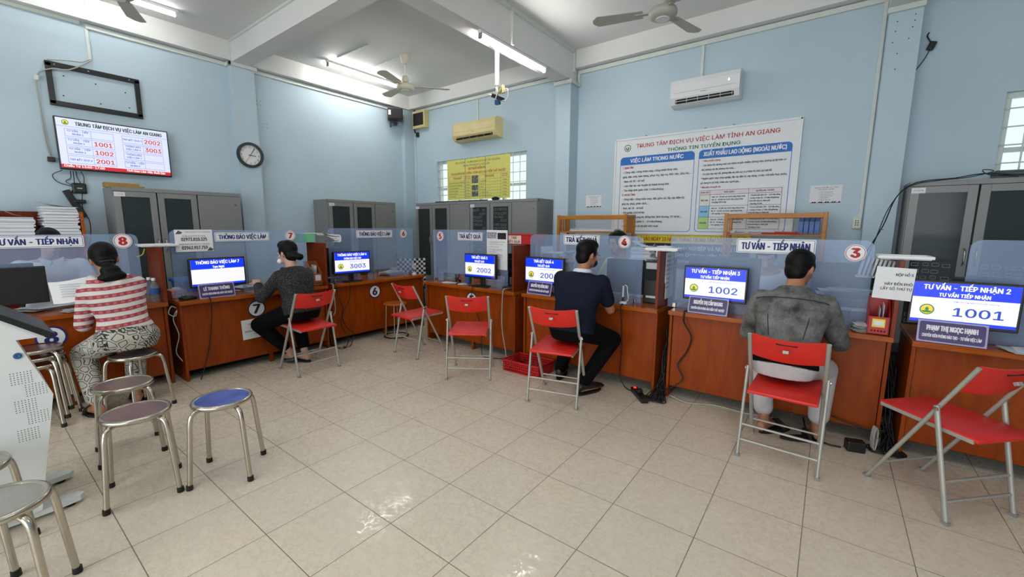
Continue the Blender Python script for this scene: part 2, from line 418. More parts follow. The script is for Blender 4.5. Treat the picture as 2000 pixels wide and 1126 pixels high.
trim('wall', 'pale blue pilaster beside the grey cabinet and socket', (3.015, 3.24, 3.72, YB, 0, 3.36))
trim('wall', 'narrow pale blue pilaster in the room corner', (XL, XL+.09, 3.70, YB, 0, 3.545))
trim('duct', 'cable duct under the edge beam by the clock', (XL, XL+.03, -.43, .89, 3.485, 3.53), (XL, XL+.03, 1.17, 3.7, 3.485, 3.53), (XL+.12, XL+.15, .86, 1.20, 3.48, 3.525), (XL, XL+.15, .86, .89, 3.48, 3.525), (XL, XL+.03, -3.2, -.47, 3.51, 3.545), bev=.003)
trim('duct', 'cable duct under the edge beam above the air conditioners', (-3.6, -.41, YB-.03, YB, 3.495, 3.545), (-.19, 3.015, YB-.03, YB, 3.495, 3.545), (3.24, 5.6, YB-.03, YB, 3.495, 3.545), bev=.003)
trim('duct', 'cable duct wrapped around the pilaster head beside the poster', (-.44, -.16, 3.67, 3.70, 3.335, 3.385), (-.19, -.16, 3.70, YB-.03, 3.335, 3.385), (-.19, -.155, YB-.04, YB, 3.335, 3.495), bev=.003)
trim('duct', 'cable duct along the top of the deep ceiling beam', (-.205, -.175, -.2, 3.80, 3.735, 3.78), (-.205, -.175, 3.765, 3.805, 3.50, 3.74), (-.205, -.18, 2.385, 2.42, 3.395, 3.74), bev=.003)
trim('duct', 'thin cable duct along the ceiling beam by the clock', (-3.63, -1.75, .885, .905, 3.755, 3.78), (-1.77, -1.75, .2, .89, 3.765, 3.78), (XL+.115, XL+.135, .885, .905, 3.53, 3.76))
trim('duct', 'upright cable duct running down to the wall socket', (2.978, 3.008, YB-.02, YB, 1.54, 3.5), (3.0, 3.25, 3.69, 3.72, 3.315, 3.36), bev=.003)
trim('duct', 'upright cable duct above the empty black bracket', (XL, XL+.018, -.437, -.412, 3.18, 3.49), (XL+.115, XL+.122, -.434, -.418, 3.545, 3.78), (XL+.115, XL+.122, 2.39, 2.405, 3.545, 3.78))
trim('duct', 'upright cable duct above the cream air conditioner', (-2.057, -2.035, YB-.016, YB, 3.12, 3.5))
trim('duct', 'upright cable duct above the white air conditioner', (1.40, 1.428, YB-.018, YB, 3.16, 3.5))
trim('duct', 'thin cable duct along the ceiling to the fan', (-3.0, -2.28, 2.02, 2.04, 3.765, 3.78), (-2.9, -2.2, 2.54, 2.56, 3.768, 3.78))
def window(k, W, nx, zb, label):
    x0, x1, z0, z1 = W
    f = MB()
    for k_, q in enumerate(((x0, x1, z0, z0+.05), (x0, x1, z1-.045, z1), (x0+.001, x0+.045, z0+.05, z1-.045), (x1-.045, x1-.001, z0+.05, z1-.045), (x0+.045, x1-.045, zb-.02, zb+.02))): f.box(q[0], q[1], YB+.05+.001*k_, YB+.10, q[2], q[3], .003)
    for i in range(1, 4): xx = x0+(x1-x0)*i/4; f.box(xx-.022, xx+.022, YB+.058, YB+.095, z0+.05, z1-.045, .003)
    fo = struct(f.done('window_%d' % k, M['duct'], loc=None), label)
    g = MB()
    zz = z0+.1
    while zz < z1-.05: g.tube([(x0, YB+.02, zz), (x1, YB+.02, zz)], .0065, 6); zz += .148
    for i in range(1, nx): xx = x0+(x1-x0)*i/nx; g.tube([(xx, YB+.012, z0), (xx, YB+.012, z1)], .0065, 6)
    g.done('window_bars', 'white', fo, smooth=180)
    MB().box(x0+.02, x1-.02, YB+.072, YB+.076, z0+.02, z1-.02).done('pane', 'winpane', fo)
window(1, W1, 15, 2.10, 'barred white window behind the yellow poster')
window(2, W2, 9, 2.10, 'barred window above the dark grey cabinet')
# ------------------------------------------------------------------ lamps and fans
M['tube_dimmed'] = emit('dimmed_lit_tube', (1.0, .985, .95), 22.0)  # radiance lowered so the nearby television wall is not washed out
def tube_lamp(label, loc, rot, glow='tube'):
    t = thing('fluorescent_lamp', label, 'lamp', loc, rot, 'fluorescent tube lamps')      # runs along local x, hangs below z = 0
    MB().box(-.62, .62, -.022, .022, -.035, 0, .006).done('batten', 'white', t)
    MB().tube([(-.585, 0, -.062), (.585, 0, -.062)],   .0145, 14).done('tube', glow, t, smooth=60)
    for s in (-1, 1):
        MB().box(s*.60-.012, s*.60+.012, -.02, .02, -.082, -.02, .004).done('tube_holder', 'white' if s > 0 else 'steelgrey', t)
    return t
tube_lamp('lit fluorescent tube on the ceiling behind the corner fan', (-3.215, 2.60, HZ), PI/2)
tube_lamp('lit fluorescent tube on the ceiling above the television wall', (-3.225, -.36, HZ), PI/2, 'tube_dimmed')
b = tube_lamp('lit fluorescent tube fixed under the deep beam above the camera mount', (-.235, 2.52, 3.395), PI/2)
for k, q in enumerate([(3.05, .2, 3.36, PI/2), (1.3, -2.6, HZ, PI/2), (-1.6, -3.2, HZ, PI/2), (-.26, -.9, 3.395, PI/2)]):
    tube_lamp('lit fluorescent tube out of sight over the waiting area', q[:3], q[3])

def ceiling_fan(label, loc, drop, blade_ang, m):
    t = thing('ceiling_fan', label, 'fan', loc, 0, 'ceiling fans'); z = -drop
    MB().lathe([(.0, 0), (.062, 0), (.058, -.05), (.034, -.115), (.0, -.12)], n=20).done('ceiling_cup', m, t, smooth=40)
    MB().tube([(0, 0, -.10), (0, 0, z+.08)], .011, 10).done('rod', 'white', t, smooth=60)
    MB().lathe([(.0, z+.155), (.034, z+.15), (.05, z+.09), (.04, z+.065), (.0, z+.06)], n=20).done('rod_cup', m, t, smooth=40)
    MB().lathe([(0, z+.05), (.07, z+.048), (.115, z+.03), (.125, z), (.118, z-.025), (.085, z-.045), (.0, z-.05)], n=36).done('motor', m, t, smooth=50)
    MB().lathe([(.062, z-.046), (.062, z-.052), (0, z-.054)], n=28).done('motor_plate', 'white', t, smooth=50)
    for k in range(3):
        a = R(blade_ang+120*k); mt = Matrix.Rotation(a, 4, 'Z')
        b = MB(); st = []
        for i in range(11):
            f = i/10; x = .17+.45*f; hw = (.052+.022*f)*(1 if f < .93 else .62 if f < .99 else .3)
            st.append([b.bm.verts.new((x, q*hw, z+.012+dz+q*hw*.16)) for q, dz in ((-1, 0), (1, 0), (1, .004), (-1, .004))])
        b.skin(st); bl = b.done('blade', m, t, mtx=mt, smooth=30)
        MB().box(.09, .24, -.02, .02, z+.008, z+.02, .003).done('blade_arm', m, bl, mtx=mt)
M['fancream'] = mat('fan_cream_enamel', 'CFC9B4', .45, vary=.03)
M['fangrey'] = mat('fan_grey_enamel', 'A9A89E', .5, vary=.04)
ceiling_fan('cream three-blade ceiling fan in the room corner, near the old speaker box', (-2.19, 2.55, HZ), .42, 50, 'fancream')
ceiling_fan('grey three-blade ceiling fan above the white air conditioner', (1.40, 2.52, HZ), .46, 77, 'fangrey')
ceiling_fan('grey ceiling fan with only a blade showing above the television', (-2.08, -.50, HZ), .46, 155, 'fangrey')

# camera mount hanging from the deep beam
t = thing('camera_mount', 'white pole camera mount with loose cables hanging from the deep beam', 'camera mount', (-.328, 2.30, 3.395))
MB().box(-.05, .05, -.05, .05, -.02, 0, .004).done('ceiling_plate', 'white', t)
MB().tube([(0, 0, -.02), (0, 0, -.42)], .024, 14).done('pole', 'white', t, smooth=60)
MB().tube([(0, 0, -.40), (.005, -.01, -.52)], .015, 10).done('lower_joint', 'duct', t, smooth=60)
MB().box(-.06, .07, -.045, .04, -.02, .02, .006, Matrix.Translation((.01, 0, -.545)) @ Matrix.Rotation(R(24), 4, 'Y')).done('camera_body', 'black', t)
MB().tube([(.03, 0, -.50), (.10, -.02, -.45), (.11, -.02, -.52)], .02, 8).done('knuckle', 'cream', t, smooth=60)
MB().tube([(-.02, 0, -.52), (-.10, -.03, -.505)], .009, 8).done('bracket_arm', 'white', t, smooth=60)
MB().box(-.02, .04, -.02, .02, -.62, -.57, .004).done('blue_plug', 'bluebin', t)
for q in ([(0, 0, -.03), (.07, .03, -.10), (.10, .06, -.03)], [(.02, 0, -.5), (.13, .02, -.47), (.12, .02, -.58), (.03, 0, -.58)], [(0, -.02, -.45), (.05, -.05, -.5), (.02, -.05, -.57)]):
    cable('wire', '', q, .006, 'white', parent=t)

# air conditioners (local y = 0 is the wall, facing -y)
def aircon(name, label, loc, wd, h, d, m, old):
    t = thing(name, label, 'air conditioner', loc)
    prof = [(0, 0), (0, h), (-d*.55, h), (-d*.9, h*.95), (-d, h*.78), (-d, h*.30), (-d*.82, h*.06), (-d*.45, 0)]
    MB().prism(prof, -wd/2, wd/2, 'x').done('body', m, t)
    for s in (-1, 1): MB().prism([(p[0]*1.01-.001, p[1]) for p in prof], s*wd/2, s*(wd/2+.012), 'x').done('end_cap', m, t)
    MB().box(-wd*.44, wd*.44, -d*.96, -d*.5, h*.085, h*.25, .01).done('outlet_slot', 'blackm', t)
    lv = MB()
    if old: lv.box(-wd*.43, wd*.43, -d*1.06, -d*.86, h*.12, h*.15, .003, Matrix.Rotation(R(-4), 4, 'X'))
    else: lv.box(-wd*.43, wd*.43, -d*.985, -d*.86, h*.145, h*.165, .002).box(-wd*.43, wd*.43, -d*1.0, -d*.97, h*.26, h*.275, .001)
    for i in range(6): xx = -wd*.42+wd*.84*i/5; lv.box(xx-.002, xx+.002, -d*.97, -d*.86, h*.09, h*.24)
    lv.done('louvre', m, t)
    MB().box(-wd*.47, wd*.47, -d-.0015, -d+.001, h*.46, h*.468).done('panel_seam', 'steelgrey', t)
    MB().box(-.03, .03, -d-.001, -d+.001, h*.385, h*.405).done('name_badge', 'steelgrey', t)
    return t, h, d
aircon('air_conditioner', 'old cream wall air conditioner above the yellow poster', (-1.985, YB, 2.83), .90, .30, .20, 'cream', True)
t, h, d = aircon('air_conditioner', 'white wall air conditioner above the big white poster', (1.49, YB, 2.83), .70, .295, .20, 'white', False)
letters('display_digit', t, 'leds', [('6', .255, h*.60, None, .028, 'c', .02)], -d-.001)

# old wall speakers in the corner
t = thing('loudspeaker', 'black loudspeaker on a bracket in the corner', 'loudspeaker', (-3.60, 3.46, 3.29), R(52))
MB().box(-.13, .13, -.09, .09, 0, .19, .012).done('cabinet', 'black', t)
MB().box(-.115, .115, -.097, -.088, .015, .175, .004).done('grille', 'blackm', t)
MB().box(-.115, -.075, -.099, -.096, .07, .15).done('white_label', 'paper', t)
MB().box(-.10, -.07, -.03, .0, -.12, 0.01, .004).box(-.10, .04, -.02, .0, -.05, -.03, .004).box(-.03, .03, .0, .14, -.06, -.02, .004).done('bracket', 'black', t)
t = thing('speaker_box', 'small cream framed box with a dark mesh front hanging below the corner', 'speaker', (-3.40, YB, 3.20))
MB().box(-.165, .165, -.11, 0, 0, .30, .01).done('case', 'cream', t)
MB().box(-.135, .135, -.116, -.108, .045, .26, .003).done('mesh_front', 'blackm', t)
cable('wire', '', [(-.18, -.03, .35), (-.19, -.04, .15), (-.185, -.04, -.02), (-.14, -.02, -.08)], .012, 'blackm', parent=t)
MB().box(-.16, -.10, -.04, -.0, -.13, -.05, .008).done('junction_box', 'black', t)
tag(MB().tube([(-3.60, YB-.012, 1.2), (-3.60, YB-.012, 3.1)], .007, 6).done('wall_conduit', 'duct', smooth=180), 'thin white cable conduit down the wall by the corner', 'conduit')
# ------------------------------------------------------------------ things on the wall with the television (frame: local x = world y, local -y = into the room)
def LW(y, z, d=0.): return (XL+d, y, z)
Q = PI/2
t = thing('television', 'flat television on the wall showing a white table of red queue numbers', 'television', LW(-.312, 2.262), Q)
TW, TH = .93, .53
MB().box(-TW/2, TW/2, -.115, -.075, -TH/2, TH/2, .006).box(-.3, .3, -.075, -.05, -.15, .2, .01).done('housing', 'black', t)
MB().box(-.12, .12, -.05, 0, -.1, .1, .003).done('wall_bracket', 'blackm', t)
dsp = MB().box(-TW/2+.012, TW/2-.012, -.117, -.115, -TH/2+.02, TH/2-.012).done('display', 's_pale', t)
y = -.118
sx0, sx1, sz0, sz1 = -TW/2+.012, TW/2-.012, -TH/2+.02, TH/2-.012
SW, SH = sx1-sx0, sz1-sz0
def tvx(u): return sx0+u*SW
def tvz(v): return sz1-v*SH
panels('red_bar', dsp, 's_red', [(sx0, sx1, tvz(1), tvz(.93))], y)
ln = []
boxes = []
for c, (u0, um, u1) in enumerate([(.06, .275, .475), (.55, .745, .94)]):
    for r in range(4):
        v0 = .205+.18*r; v1 = v0+.155
        boxes.append((c, r, u0, um, u1, v0, v1))
        for a, b2, c2, d2 in ((u0, u1, v0, v0+.008), (u0, u1, v1-.008, v1), (u0, u0+.004, v0, v1), (u1-.004, u1, v0, v1), (um, um+.004, v0, v1)):
            ln.append((tvx(a), tvx(b2), tvz(d2), tvz(c2)))
ln.append((sx0, sx1, tvz(.168), tvz(.160)))
panels('table_lines', dsp, 's_line', ln, y, .0006)
emblem(dsp, tvx(.075), tvz(.085), .026, y)
letters('headline', dsp, 's_dark', [('TRUNG TÂM DỊCH VỤ VIỆC LÀM AN GIANG', tvx(.155), tvz(.125), SW*.79, .036, 'l', .03)], y-.0008)
lab = {(0, 0): ('TƯ VẤN - TIẾP', 'NHẬN 1'), (0, 1): ('TƯ VẤN - TIẾP', 'NHẬN 2'), (0, 2): ('TƯ VẤN - TIẾP', 'NHẬN 3'), (0, 3): ('TRẢ KẾT QUẢ 4',), (1, 0): ('TRẢ KẾT QUẢ 5',), (1, 1): ('THÔNG BÁO', 'VIỆC LÀM 6'), (1, 2): ('THÔNG BÁO', 'VIỆC LÀM 7'), (1, 3): ('TƯ VẤN - TIẾP', 'NHẬN 8')}
num = {(0, 1): '1001', (0, 2): '1002', (0, 3): '2001', (1, 0): '2002', (1, 1): '3003'}
la = []; nu = []
for c, r, u0, um, u1, v0, v1 in boxes:
    L = lab[c, r]; cx = tvx((u0+um)/2)
    for k, s_ in enumerate(L): la.append((s_, cx, tvz((v0+v1)/2+(.016 if len(L) == 1 else -.022+.062*k)), None, .0165, 'c', .02))
    if (c, r) in num: nu.append((num[c, r], tvx((um+u1)/2), tvz((v0+v1)/2+.042), None, .043, 'c', .02))
letters('row_names', dsp, 's_num', la, y-.0008); letters('queue_numbers', dsp, 's_red', nu, y-.0008)
letters('ticker', dsp, 's_text', [('Chiều Từ 13:00-17:00', tvx(.02), tvz(.982), SW*.34, .021, 'l', .025), ('Thời Gian Làm Việc Buổi Sán', tvx(.56), tvz(.982), SW*.38, .021, 'l', .025)], y-.0016)

t = thing('wall_bracket_frame', 'empty black television bracket frame screwed to the wall above the television', 'bracket', LW(-.403, 2.86), Q)
MB().box(-.368, .368, -.03, 0, .165, .215, .004).done('top_bar', 'black', t); MB().box(-.368, .368, -.03, 0, -.215, -.165, .004).done('bottom_bar', 'black', t)
for s in (-1, 1): MB().box(s*.345-.022, s*.345+.022, -.03, 0, -.20, .20, .003).done('side_bar', 'black', t)
for q in ((-.24, .1), (0, .08), (.24, .05), (-.26, -.1), (.02, -.12), (.26, -.11), (-.3, .19), (-.05, .19), (.28, .19)):
    MB().lathe([(.007, 0), (.006, .004), (0, .005)], n=10).done('bolt', 'alu' if q[1] > .15 else 'black', t, mtx=Matrix.Translation((q[0], -.03 if q[1] > .15 else 0, q[1])) @ Matrix.Rotation(Q, 4, 'X'))
def lw(*p): return [(XL+d, yy, zz) for yy, zz, d in p]
cable('hanging_cable', 'grey cord with a black plug hanging from the duct beside the empty bracket', lw((-.42, 3.18, .02), (-.47, 3.12, .06), (-.60, 3.02, .06), (-.74, 2.99, .05), (-.835, 2.90, .03), (-.845, 2.6, .02), (-.843, 2.35, .02), (-.835, 2.2, .02), (-.82, 2.13, .02)), .006, 'cablew', 'cable')
o = bpy.data.objects['hanging_cable']
MB().box(XL+.005, XL+.04, -.85, -.795, 2.07, 2.12, .006).done('plug', 'black', o)
MB().box(XL+.01, XL+.04, -.86, -.825, 2.86, 2.91, .006).done('connector', 'duct', o)
cable('hanging_cable', 'short grey cord from the upright duct to the top of the empty bracket', lw((-.425, 3.18, .02), (-.5, 3.13, .03), (-.62, 3.11, .035), (-.75, 3.08, .034)), .005, 'cablew', 'cable')

t = thing('wall_clock', 'round black-rimmed wall clock with white face on the pilaster', 'clock', (XL+.12, 1.035, 2.372), Q)
b = MB(); annulus(b, 0, 0, .132, .165, -.035, 0, 48); b.done('rim', 'black', t, smooth=40)
MB().prism(disc(0, 0, .136, 40), -.012, -.006).done('dial', 'white', t)
letters('numerals', t, 'ink', [(str(k), .108*math.sin(R(30*k)), .108*math.cos(R(30*k))-.011, None, .022, 'c', .005) for k in range(1, 13)], -.0135)
mk = MB()
for k in range(60): mk.box(-.0008 if k % 5 else -.0016, .0008 if k % 5 else .0016, -.0135, -.0128, .124, .130, 0, Matrix.Rotation(R(6*k), 4, 'Y'))
mk.done('minute_marks', 'ink', t)
MB().box(-.004, .004, -.017, -.015, -.02, .07, 0, Matrix.Rotation(R(97), 4, 'Y')).done('hour_hand', 'ink', t)
MB().box(-.003, .003, -.020, -.018, -.02, .105, 0, Matrix.Rotation(R(32), 4, 'Y')).done('minute_hand', 'ink', t)
MB().box(-.001, .001, -.022, -.021, -.03, .11, 0, Matrix.Rotation(R(33+180), 4, 'Y')).lathe([(.006, 0), (.006, .004)], n=12).done('second_hand', 'inkr', t)

t = thing('set_top_box', 'small black box hanging under the television among cables', 'box', LW(-.645, 1.815), Q)
MB().box(-.055, .055, -.035, 0, -.055, .055, .012).done('case', 'black', t); MB().box(-.02, .02, -.0362, -.0348, -.004, .004).done('badge', 'duct', t)
t = thing('power_strip', 'black power strip hanging slanted below the small black box', 'power strip', LW(-.70, 1.66), Q)
MB().box(-.03, .03, -.04, 0, -.16, .14, .008, Matrix.Rotation(R(-22), 4, 'Y')).done('case', 'black', t)
MB().box(.0, .09, -.045, -.01, .0, .035, .006).done('plug', 'black', t)
for k, p in enumerate([((-.76, 1.99, .07), (-.83, 1.94, .03), (-.80, 1.87, .02), (-.69, 1.83, .02)), ((-.70, 1.99, .06), (-.70, 1.92, .02), (-.74, 1.88, .02), (-.69, 1.84, .02)), ((-.66, 1.99, .06), (-.65, 1.93, .02), (-.63, 1.87, .02)), ((-.62, 1.99, .06), (-.60, 1.94, .02), (-.605, 1.87, .02)), ((-.68, 1.99, .06), (-.68, 1.85, .015), (-.71, 1.76, .02)), ((-.63, 1.76, .02), (-.64, 1.6, .02), (-.60, 1.45, .02), (-.62, 1.25, .02), (-.66, 1.1, .02))]):
    cable('cable', ['black looped cable at the outer end under the television', 'black cable looping from the television to the small box', 'thin black cable dropping straight into the small box', 'black cable curving into the top of the small box', 'thin cable from the television to the slanted power strip', 'long cable running from the small box down behind the paper stacks'][k], lw(*p), .0035, 'cable', 'cable', group='television cables')

# ------------------------------------------------------------------ things on the wall behind the counters
def paperback(name, label, cat, x, z, wd, h, m='paper', d=.003):
    t = thing(name, label, cat, (x, YB, z)); MB().box(-wd/2, wd/2, -d, 0, -h/2, h/2).done('sheet', m, t); return t
t = thing('information_board', 'big white framed information board of job listings between the pilasters', 'board', (1.416, YB, 1.955))
BW, BH = 2.05, 1.22
MB().box(-BW/2, BW/2, -.022, 0, -BH/2, BH/2).done('board_face', mat('board_white', 'E3E6EA', .5, vary=.015), t)
f = MB()
for q in ((-BW/2, BW/2, BH/2-.02, BH/2+.004), (-BW/2, BW/2, -BH/2-.004, -BH/2+.02), (-BW/2-.004, -BW/2+.02, -BH/2, BH/2), (BW/2-.02, BW/2+.004, -BH/2, BH/2)): f.box(q[0], q[1], -.032, 0, q[2], q[3], .003)
f.done('frame', 'white', t)
for q in (-.62, .08, .38): MB().box(q-.012, q+.012, -.02, 0, BH/2, BH/2+.018, .002).done('hanger', 'steelgrey', t)
y = -.023
def bx(X): return X-1.416
def bz(Z): return Z-1.955
for x0, x1, z1 in ((.475, 1.40, 2.333), (1.447, 2.372, 2.333)):
    X0, X1, Z1, Z0 = bx(x0), bx(x1), bz(z1), bz(1.378)
    b = MB(); p = rrect(X0, X1, Z0, Z1, .045); q = rrect(X0+.006, X1-.006, Z0+.006, Z1-.006, .041); nn = len(p)
    A_ = [b.bm.verts.new((u, y, v)) for u, v in p]; B_ = [b.bm.verts.new((u, y, v)) for u, v in q]
    for i in range(nn): b.bm.faces.new((A_[i], A_[(i+1) % nn], B_[(i+1) % nn], B_[i]))
    pb = b.done('panel_outline', 'blue', t)
    MB().prism(rrect(X0, X1, bz(2.232), Z1, .045, corners=(0, 0, 1, 1)), y-.001, y).done('panel_header', 'blue', t)
letters('title', t, 'inkr', [('TRUNG TÂM DỊCH VỤ VIỆC LÀM TỈNH AN GIANG', bx(.682), bz(2.438), 1.565, .046, 'l', .012)], y-.001)
letters('subtitle', t, 'inkg', [('THÔNG TIN TUYỂN DỤNG', bx(1.075), bz(2.357), .80, .038, 'l', .02)], y-.001, )
letters('panel_titles', t, 'inkw', [('VIỆC LÀM TRONG NƯỚC', bx(.94), bz(2.260), .66, .046, 'c', .03), ('XUẤT KHẨU LAO ĐỘNG (NGOÀI NƯỚC)', bx(1.91), bz(2.260), .82, .046, 'c', .03)], y-.002)
e = MB(); annulus(e, bx(.565), bz(2.445), .036, .044, y-.001, y, 32); emb = e.done('seal_ring', 'inkg', t)
MB().prism(disc(bx(.565), bz(2.445), .034), y-.0012, y).done('seal_face', 'paper', emb)
MB().prism(disc(bx(.565), bz(2.440), .022), y-.002, y-.001).done('seal_centre', 'inkg', emb)
MB().prism([(bx(.565)+a, bz(2.445)+c) for a, c in ((-.012, .014), (.012, .014), (.004, 0), (.012, -.012), (-.012, -.012), (-.004, 0))], y-.003, y-.002).done('seal_figure', 'paper', emb)
LT = [('r', 'I. TRONG TỈNH:', .14), ('k', '- Công việc: công nhân may, công nhân thủy sản,', .70), ('k', 'giúp việc nhà, bán hàng, phục vụ, tạp vụ, bốc vác, phụ xe,...', .86), ('k', '- Nam, nữ: 18 - 45 tuổi', .29), ('k', '- Làm việc tại: các huyện thị thành trong tỉnh', .60), ('k', '- Thu nhập bình quân:', .285), ('r', 'II. NGOÀI TỈNH:', .18), ('k', '- Công việc: công nhân may, dệt, gốm sứ, lắp ráp điện tử,', .80), ('k', 'giày da, nhựa, phiên dịch,...', .36), ('k', '- Nam, nữ: 18 - 40 tuổi', .29), ('k', '- Tốt nghiệp: 6/12 trở lên', .31), ('k', '- Làm việc tại: Long An, Đồng Nai, Bình Dương, TP HCM,...', .78), ('k', '- Thu nhập bình quân:', .285), ('k', '- Hỗ trợ nhà trọ và chi phí sinh hoạt.', .50)]
it = {'r': [], 'k': [], 'g': []}
for k, (c, s_, wd) in enumerate(LT): it[c].append((s_, bx(.515), bz(2.185-.0575*k), wd, .024, 'l', .02))
it['g'].append(('trên 3 triệu/tháng.', bx(.515+.295), bz(2.185-.0575*5), .25, .024, 'l', .025)); it['g'].append(('6 - 10 triệu/tháng.', bx(.515+.295), bz(2.185-.0575*12), .25, .024, 'l', .025))
RT = [('r', '* Tiêu chuẩn chung:', .20), ('k', '- Sức khỏe tốt, không mắc các bệnh truyền nhiễm, không xăm, không dị tật trên cơ', .84), ('k', 'thể, không cận thị, không mù màu,...', .36), ('k', '- Tư cách đạo đức tốt, không tiền án, tiền sự; có ý thức tổ chức kỷ luật tốt.', .72), ('k', '* Ngành nghề: may công nghiệp, lắp ráp điện tử, xây dựng, cơ khí, chế biến thực phẩm,', .86), ('k', 'gỗ, trang trí nội thất, chăm sóc người già,...', .42), ('r', '* Điều kiện và quyền lợi:', .22)]
for k, (c, s_, wd) in enumerate(RT): it[c].append((s_, bx(1.487), bz(2.195-.0505*k), wd, .020, 'l', .02))
tx = [1.487, 1.60, 2.00, 2.315]; tz = [1.865, 1.815, 1.685, 1.555, 1.42]
for r in range(3):
    zz = tz[1+r]-.036
    for k, s_ in enumerate((['- Nam: 18 - 30 tuổi, cao 1m60, nặng 50kg trở lên.', '- Nữ: 18 - 30 tuổi, cao 1m50, nặng 45kg trở lên.', '- Tốt nghiệp THPT trở lên.'], ['- Nam: 18 - 35 tuổi, cao 1m60, nặng 55kg trở lên.', '- Nữ: 18 - 35 tuổi, cao 1m50, nặng 45kg trở lên.', '- Tốt nghiệp 9/12.'], ['- Nam: 18 - 38 tuổi, cao 1m60, nặng 55kg trở lên.', '- Nữ: 18 - 38 tuổi, cao 1m50, nặng 45kg trở lên.', '- Tốt nghiệp 9/12.'])[r]):
        it['k'].append((s_, bx(1.612), bz(zz-.031*k), [.36, .34, .17][k], .0155, 'l', .02))
    for k, s_ in enumerate((['- Chi phí xuất cảnh: 80 - 120 triệu đồng', '- Lương cơ bản: 25 - 30 triệu đồng/tháng', '(chưa tính tăng ca, thêm giờ)', '- Hợp đồng: 03 năm.'], ['- Chi phí xuất cảnh: 100 - 120 triệu đồng', '- Lương cơ bản: 17 triệu đồng/tháng', '(chưa tính tăng ca, thêm giờ)', '- Hợp đồng: 03 năm.'], ['- Chi phí xuất cảnh: 100 - 150 triệu đồng', '- Lương cơ bản: 26 triệu đồng/tháng', '(chưa tính tăng ca, thêm giờ)', '- Hợp đồng: 03 năm.'])[r]):
        it['k'].append((s_, bx(2.012), bz(zz+.006-.031*k), [.29, .28, .20, .13][k], .0155, 'l', .02))
    it['k'].append((('NHẬT BẢN', 'ĐÀI LOAN', 'HÀN QUỐC')[r], bx(1.543), bz((tz[1+r]+tz[2+r])/2-.008), .075, .015, 'c', .03))
for s_, q, wd in (('NƯỚC ĐẾN', 1.543, .085), ('ĐIỀU KIỆN', 1.80, .10), ('QUYỀN LỢI, CHI PHÍ', 2.157, .17)): it['k'].append((s_, bx(q), bz(1.832), wd, .016, 'c', .02))
panels('table_cells', t, mat('poster_cell_blue', '8FC4E8', .6), [(bx(tx[0]), bx(tx[1]), bz(tz[3]), bz(tz[2]))], y, .0006)
panels('table_cells', t, mat('poster_cell_green', 'B6D98A', .6), [(bx(tx[0]), bx(tx[1]), bz(tz[4]), bz(tz[3]))], y, .0006)
panels('table_cells', t, mat('poster_cell_pale', 'DDE0D6', .6), [(bx(tx[0]), bx(tx[1]), bz(tz[2]), bz(tz[1]))], y, .0006)
panels('table_cells', t, mat('poster_cell_pink', 'E6D8DE', .6), [(bx(tx[0]), bx(tx[3]), bz(tz[1]), bz(tz[0]))], y, .0006)
panels('table_rules', t, 'ink', [(bx(tx[0]), bx(tx[3]), bz(q)-.0015, bz(q)+.0015) for q in tz]+[(bx(q)-.0015, bx(q)+.0015, bz(tz[4]), bz(tz[0])) for q in tx], y, .0012)
letters('body_text', t, 'ink', it['k'], y-.0016); letters('red_text', t, 'inkr', it['r'], y-.0016); letters('green_text', t, 'inkg', it['g'], y-.0016)

t = thing('banner', 'yellow and navy banner below the big white board', 'banner', (1.40, YB, 1.20))
MB().box(-.66, .66, -.012, -.002, -.28, .14).done('banner_sheet', 'navy', t)
panels('yellow_strip', t, 'yellow', [(-.66, .66, .035, .14)], -.012)
letters('yellow_strip_text', t, 'inkr', [('KỲ VÀO NGÀY 10 HÀNG THÁNG TRUNG TÂM TỔ CHỨC NGÀY', -.64, .06, 1.28, .05, 'l', .02)], -.0135)
letters('navy_text', t, 'inkw', [('KẾT NỐI GIỮA DOANH NGHIỆP VÀ NGƯỜI LAO', -.60, -.045, 1.2, .045, 'l', .02), ('tại Trung tâm Dịch vụ việc làm', -.45, -.125, .9, .045, 'l', .015), ('www.vieclamangiang.gov.vn', -.40, -.20, .8, .04, 'l', .01)], -.0125)

t = thing('poster', 'yellow job training poster across the barred window above the cabinets', 'poster', (-2.07, YB, 2.23))
PW, PH = 1.40, .68
MB().box(-PW/2, PW/2, -.012, -.004, -PH/2, PH/2).done('sheet', mat('poster_yellow', 'E3DD78', .6, vary=.03), t)
y = -.0125
letters('heading', t, 'ink', [('SỞ LAO ĐỘNG - THƯƠNG BINH VÀ XÃ HỘI TỈNH AN GIANG', 0, .27, 1.0, .030, 'c', 0.), ('TRUNG TÂM DỊCH VỤ VIỆC LÀM', -.02, .215, .60, .030, 'c', 0.)], y)
letters('red_heading', t, 'inkr', [('DẠY NGHỀ MIỄN PHÍ', 0, .155, .38, .038, 'c', .02), ('CHO NGƯỜI ĐƯỢC HƯỞNG CHÍNH SÁCH BẢO HIỂM THẤT NGHIỆP', 0, .085, 1.22, .036, 'c', .015), ('TÊN NGHỀ', -.46, .01, .2, .034, 'c', .02), ('TÊN NGHỀ', .27, .01, .2, .034, 'c', .02), ('THỜI GIAN', -.215, .03, .11, .018, 'c', .02), ('HỌC NGHỀ', -.215, .0, .11, .018, 'c', .02), ('THỜI GIAN', .59, .03, .11, .018, 'c', .02), ('HỌC NGHỀ', .59, .0, .11, .018, 'c', .02)], y)
rl = []
for x0, xm, x1 in ((-.66, -.29, -.14), (.05, .51, .67)):
    for k in range(8): zz = .062 if k == 0 else -.018-(k-1)*.0475; rl.append((x0, x1, zz-.0012, zz+.0012))
    for q in (x0, xm, x1): rl.append((q-.0012, q+.0012, -.303, .062))
panels('table_rules', t, 'ink', rl, y, .0006)
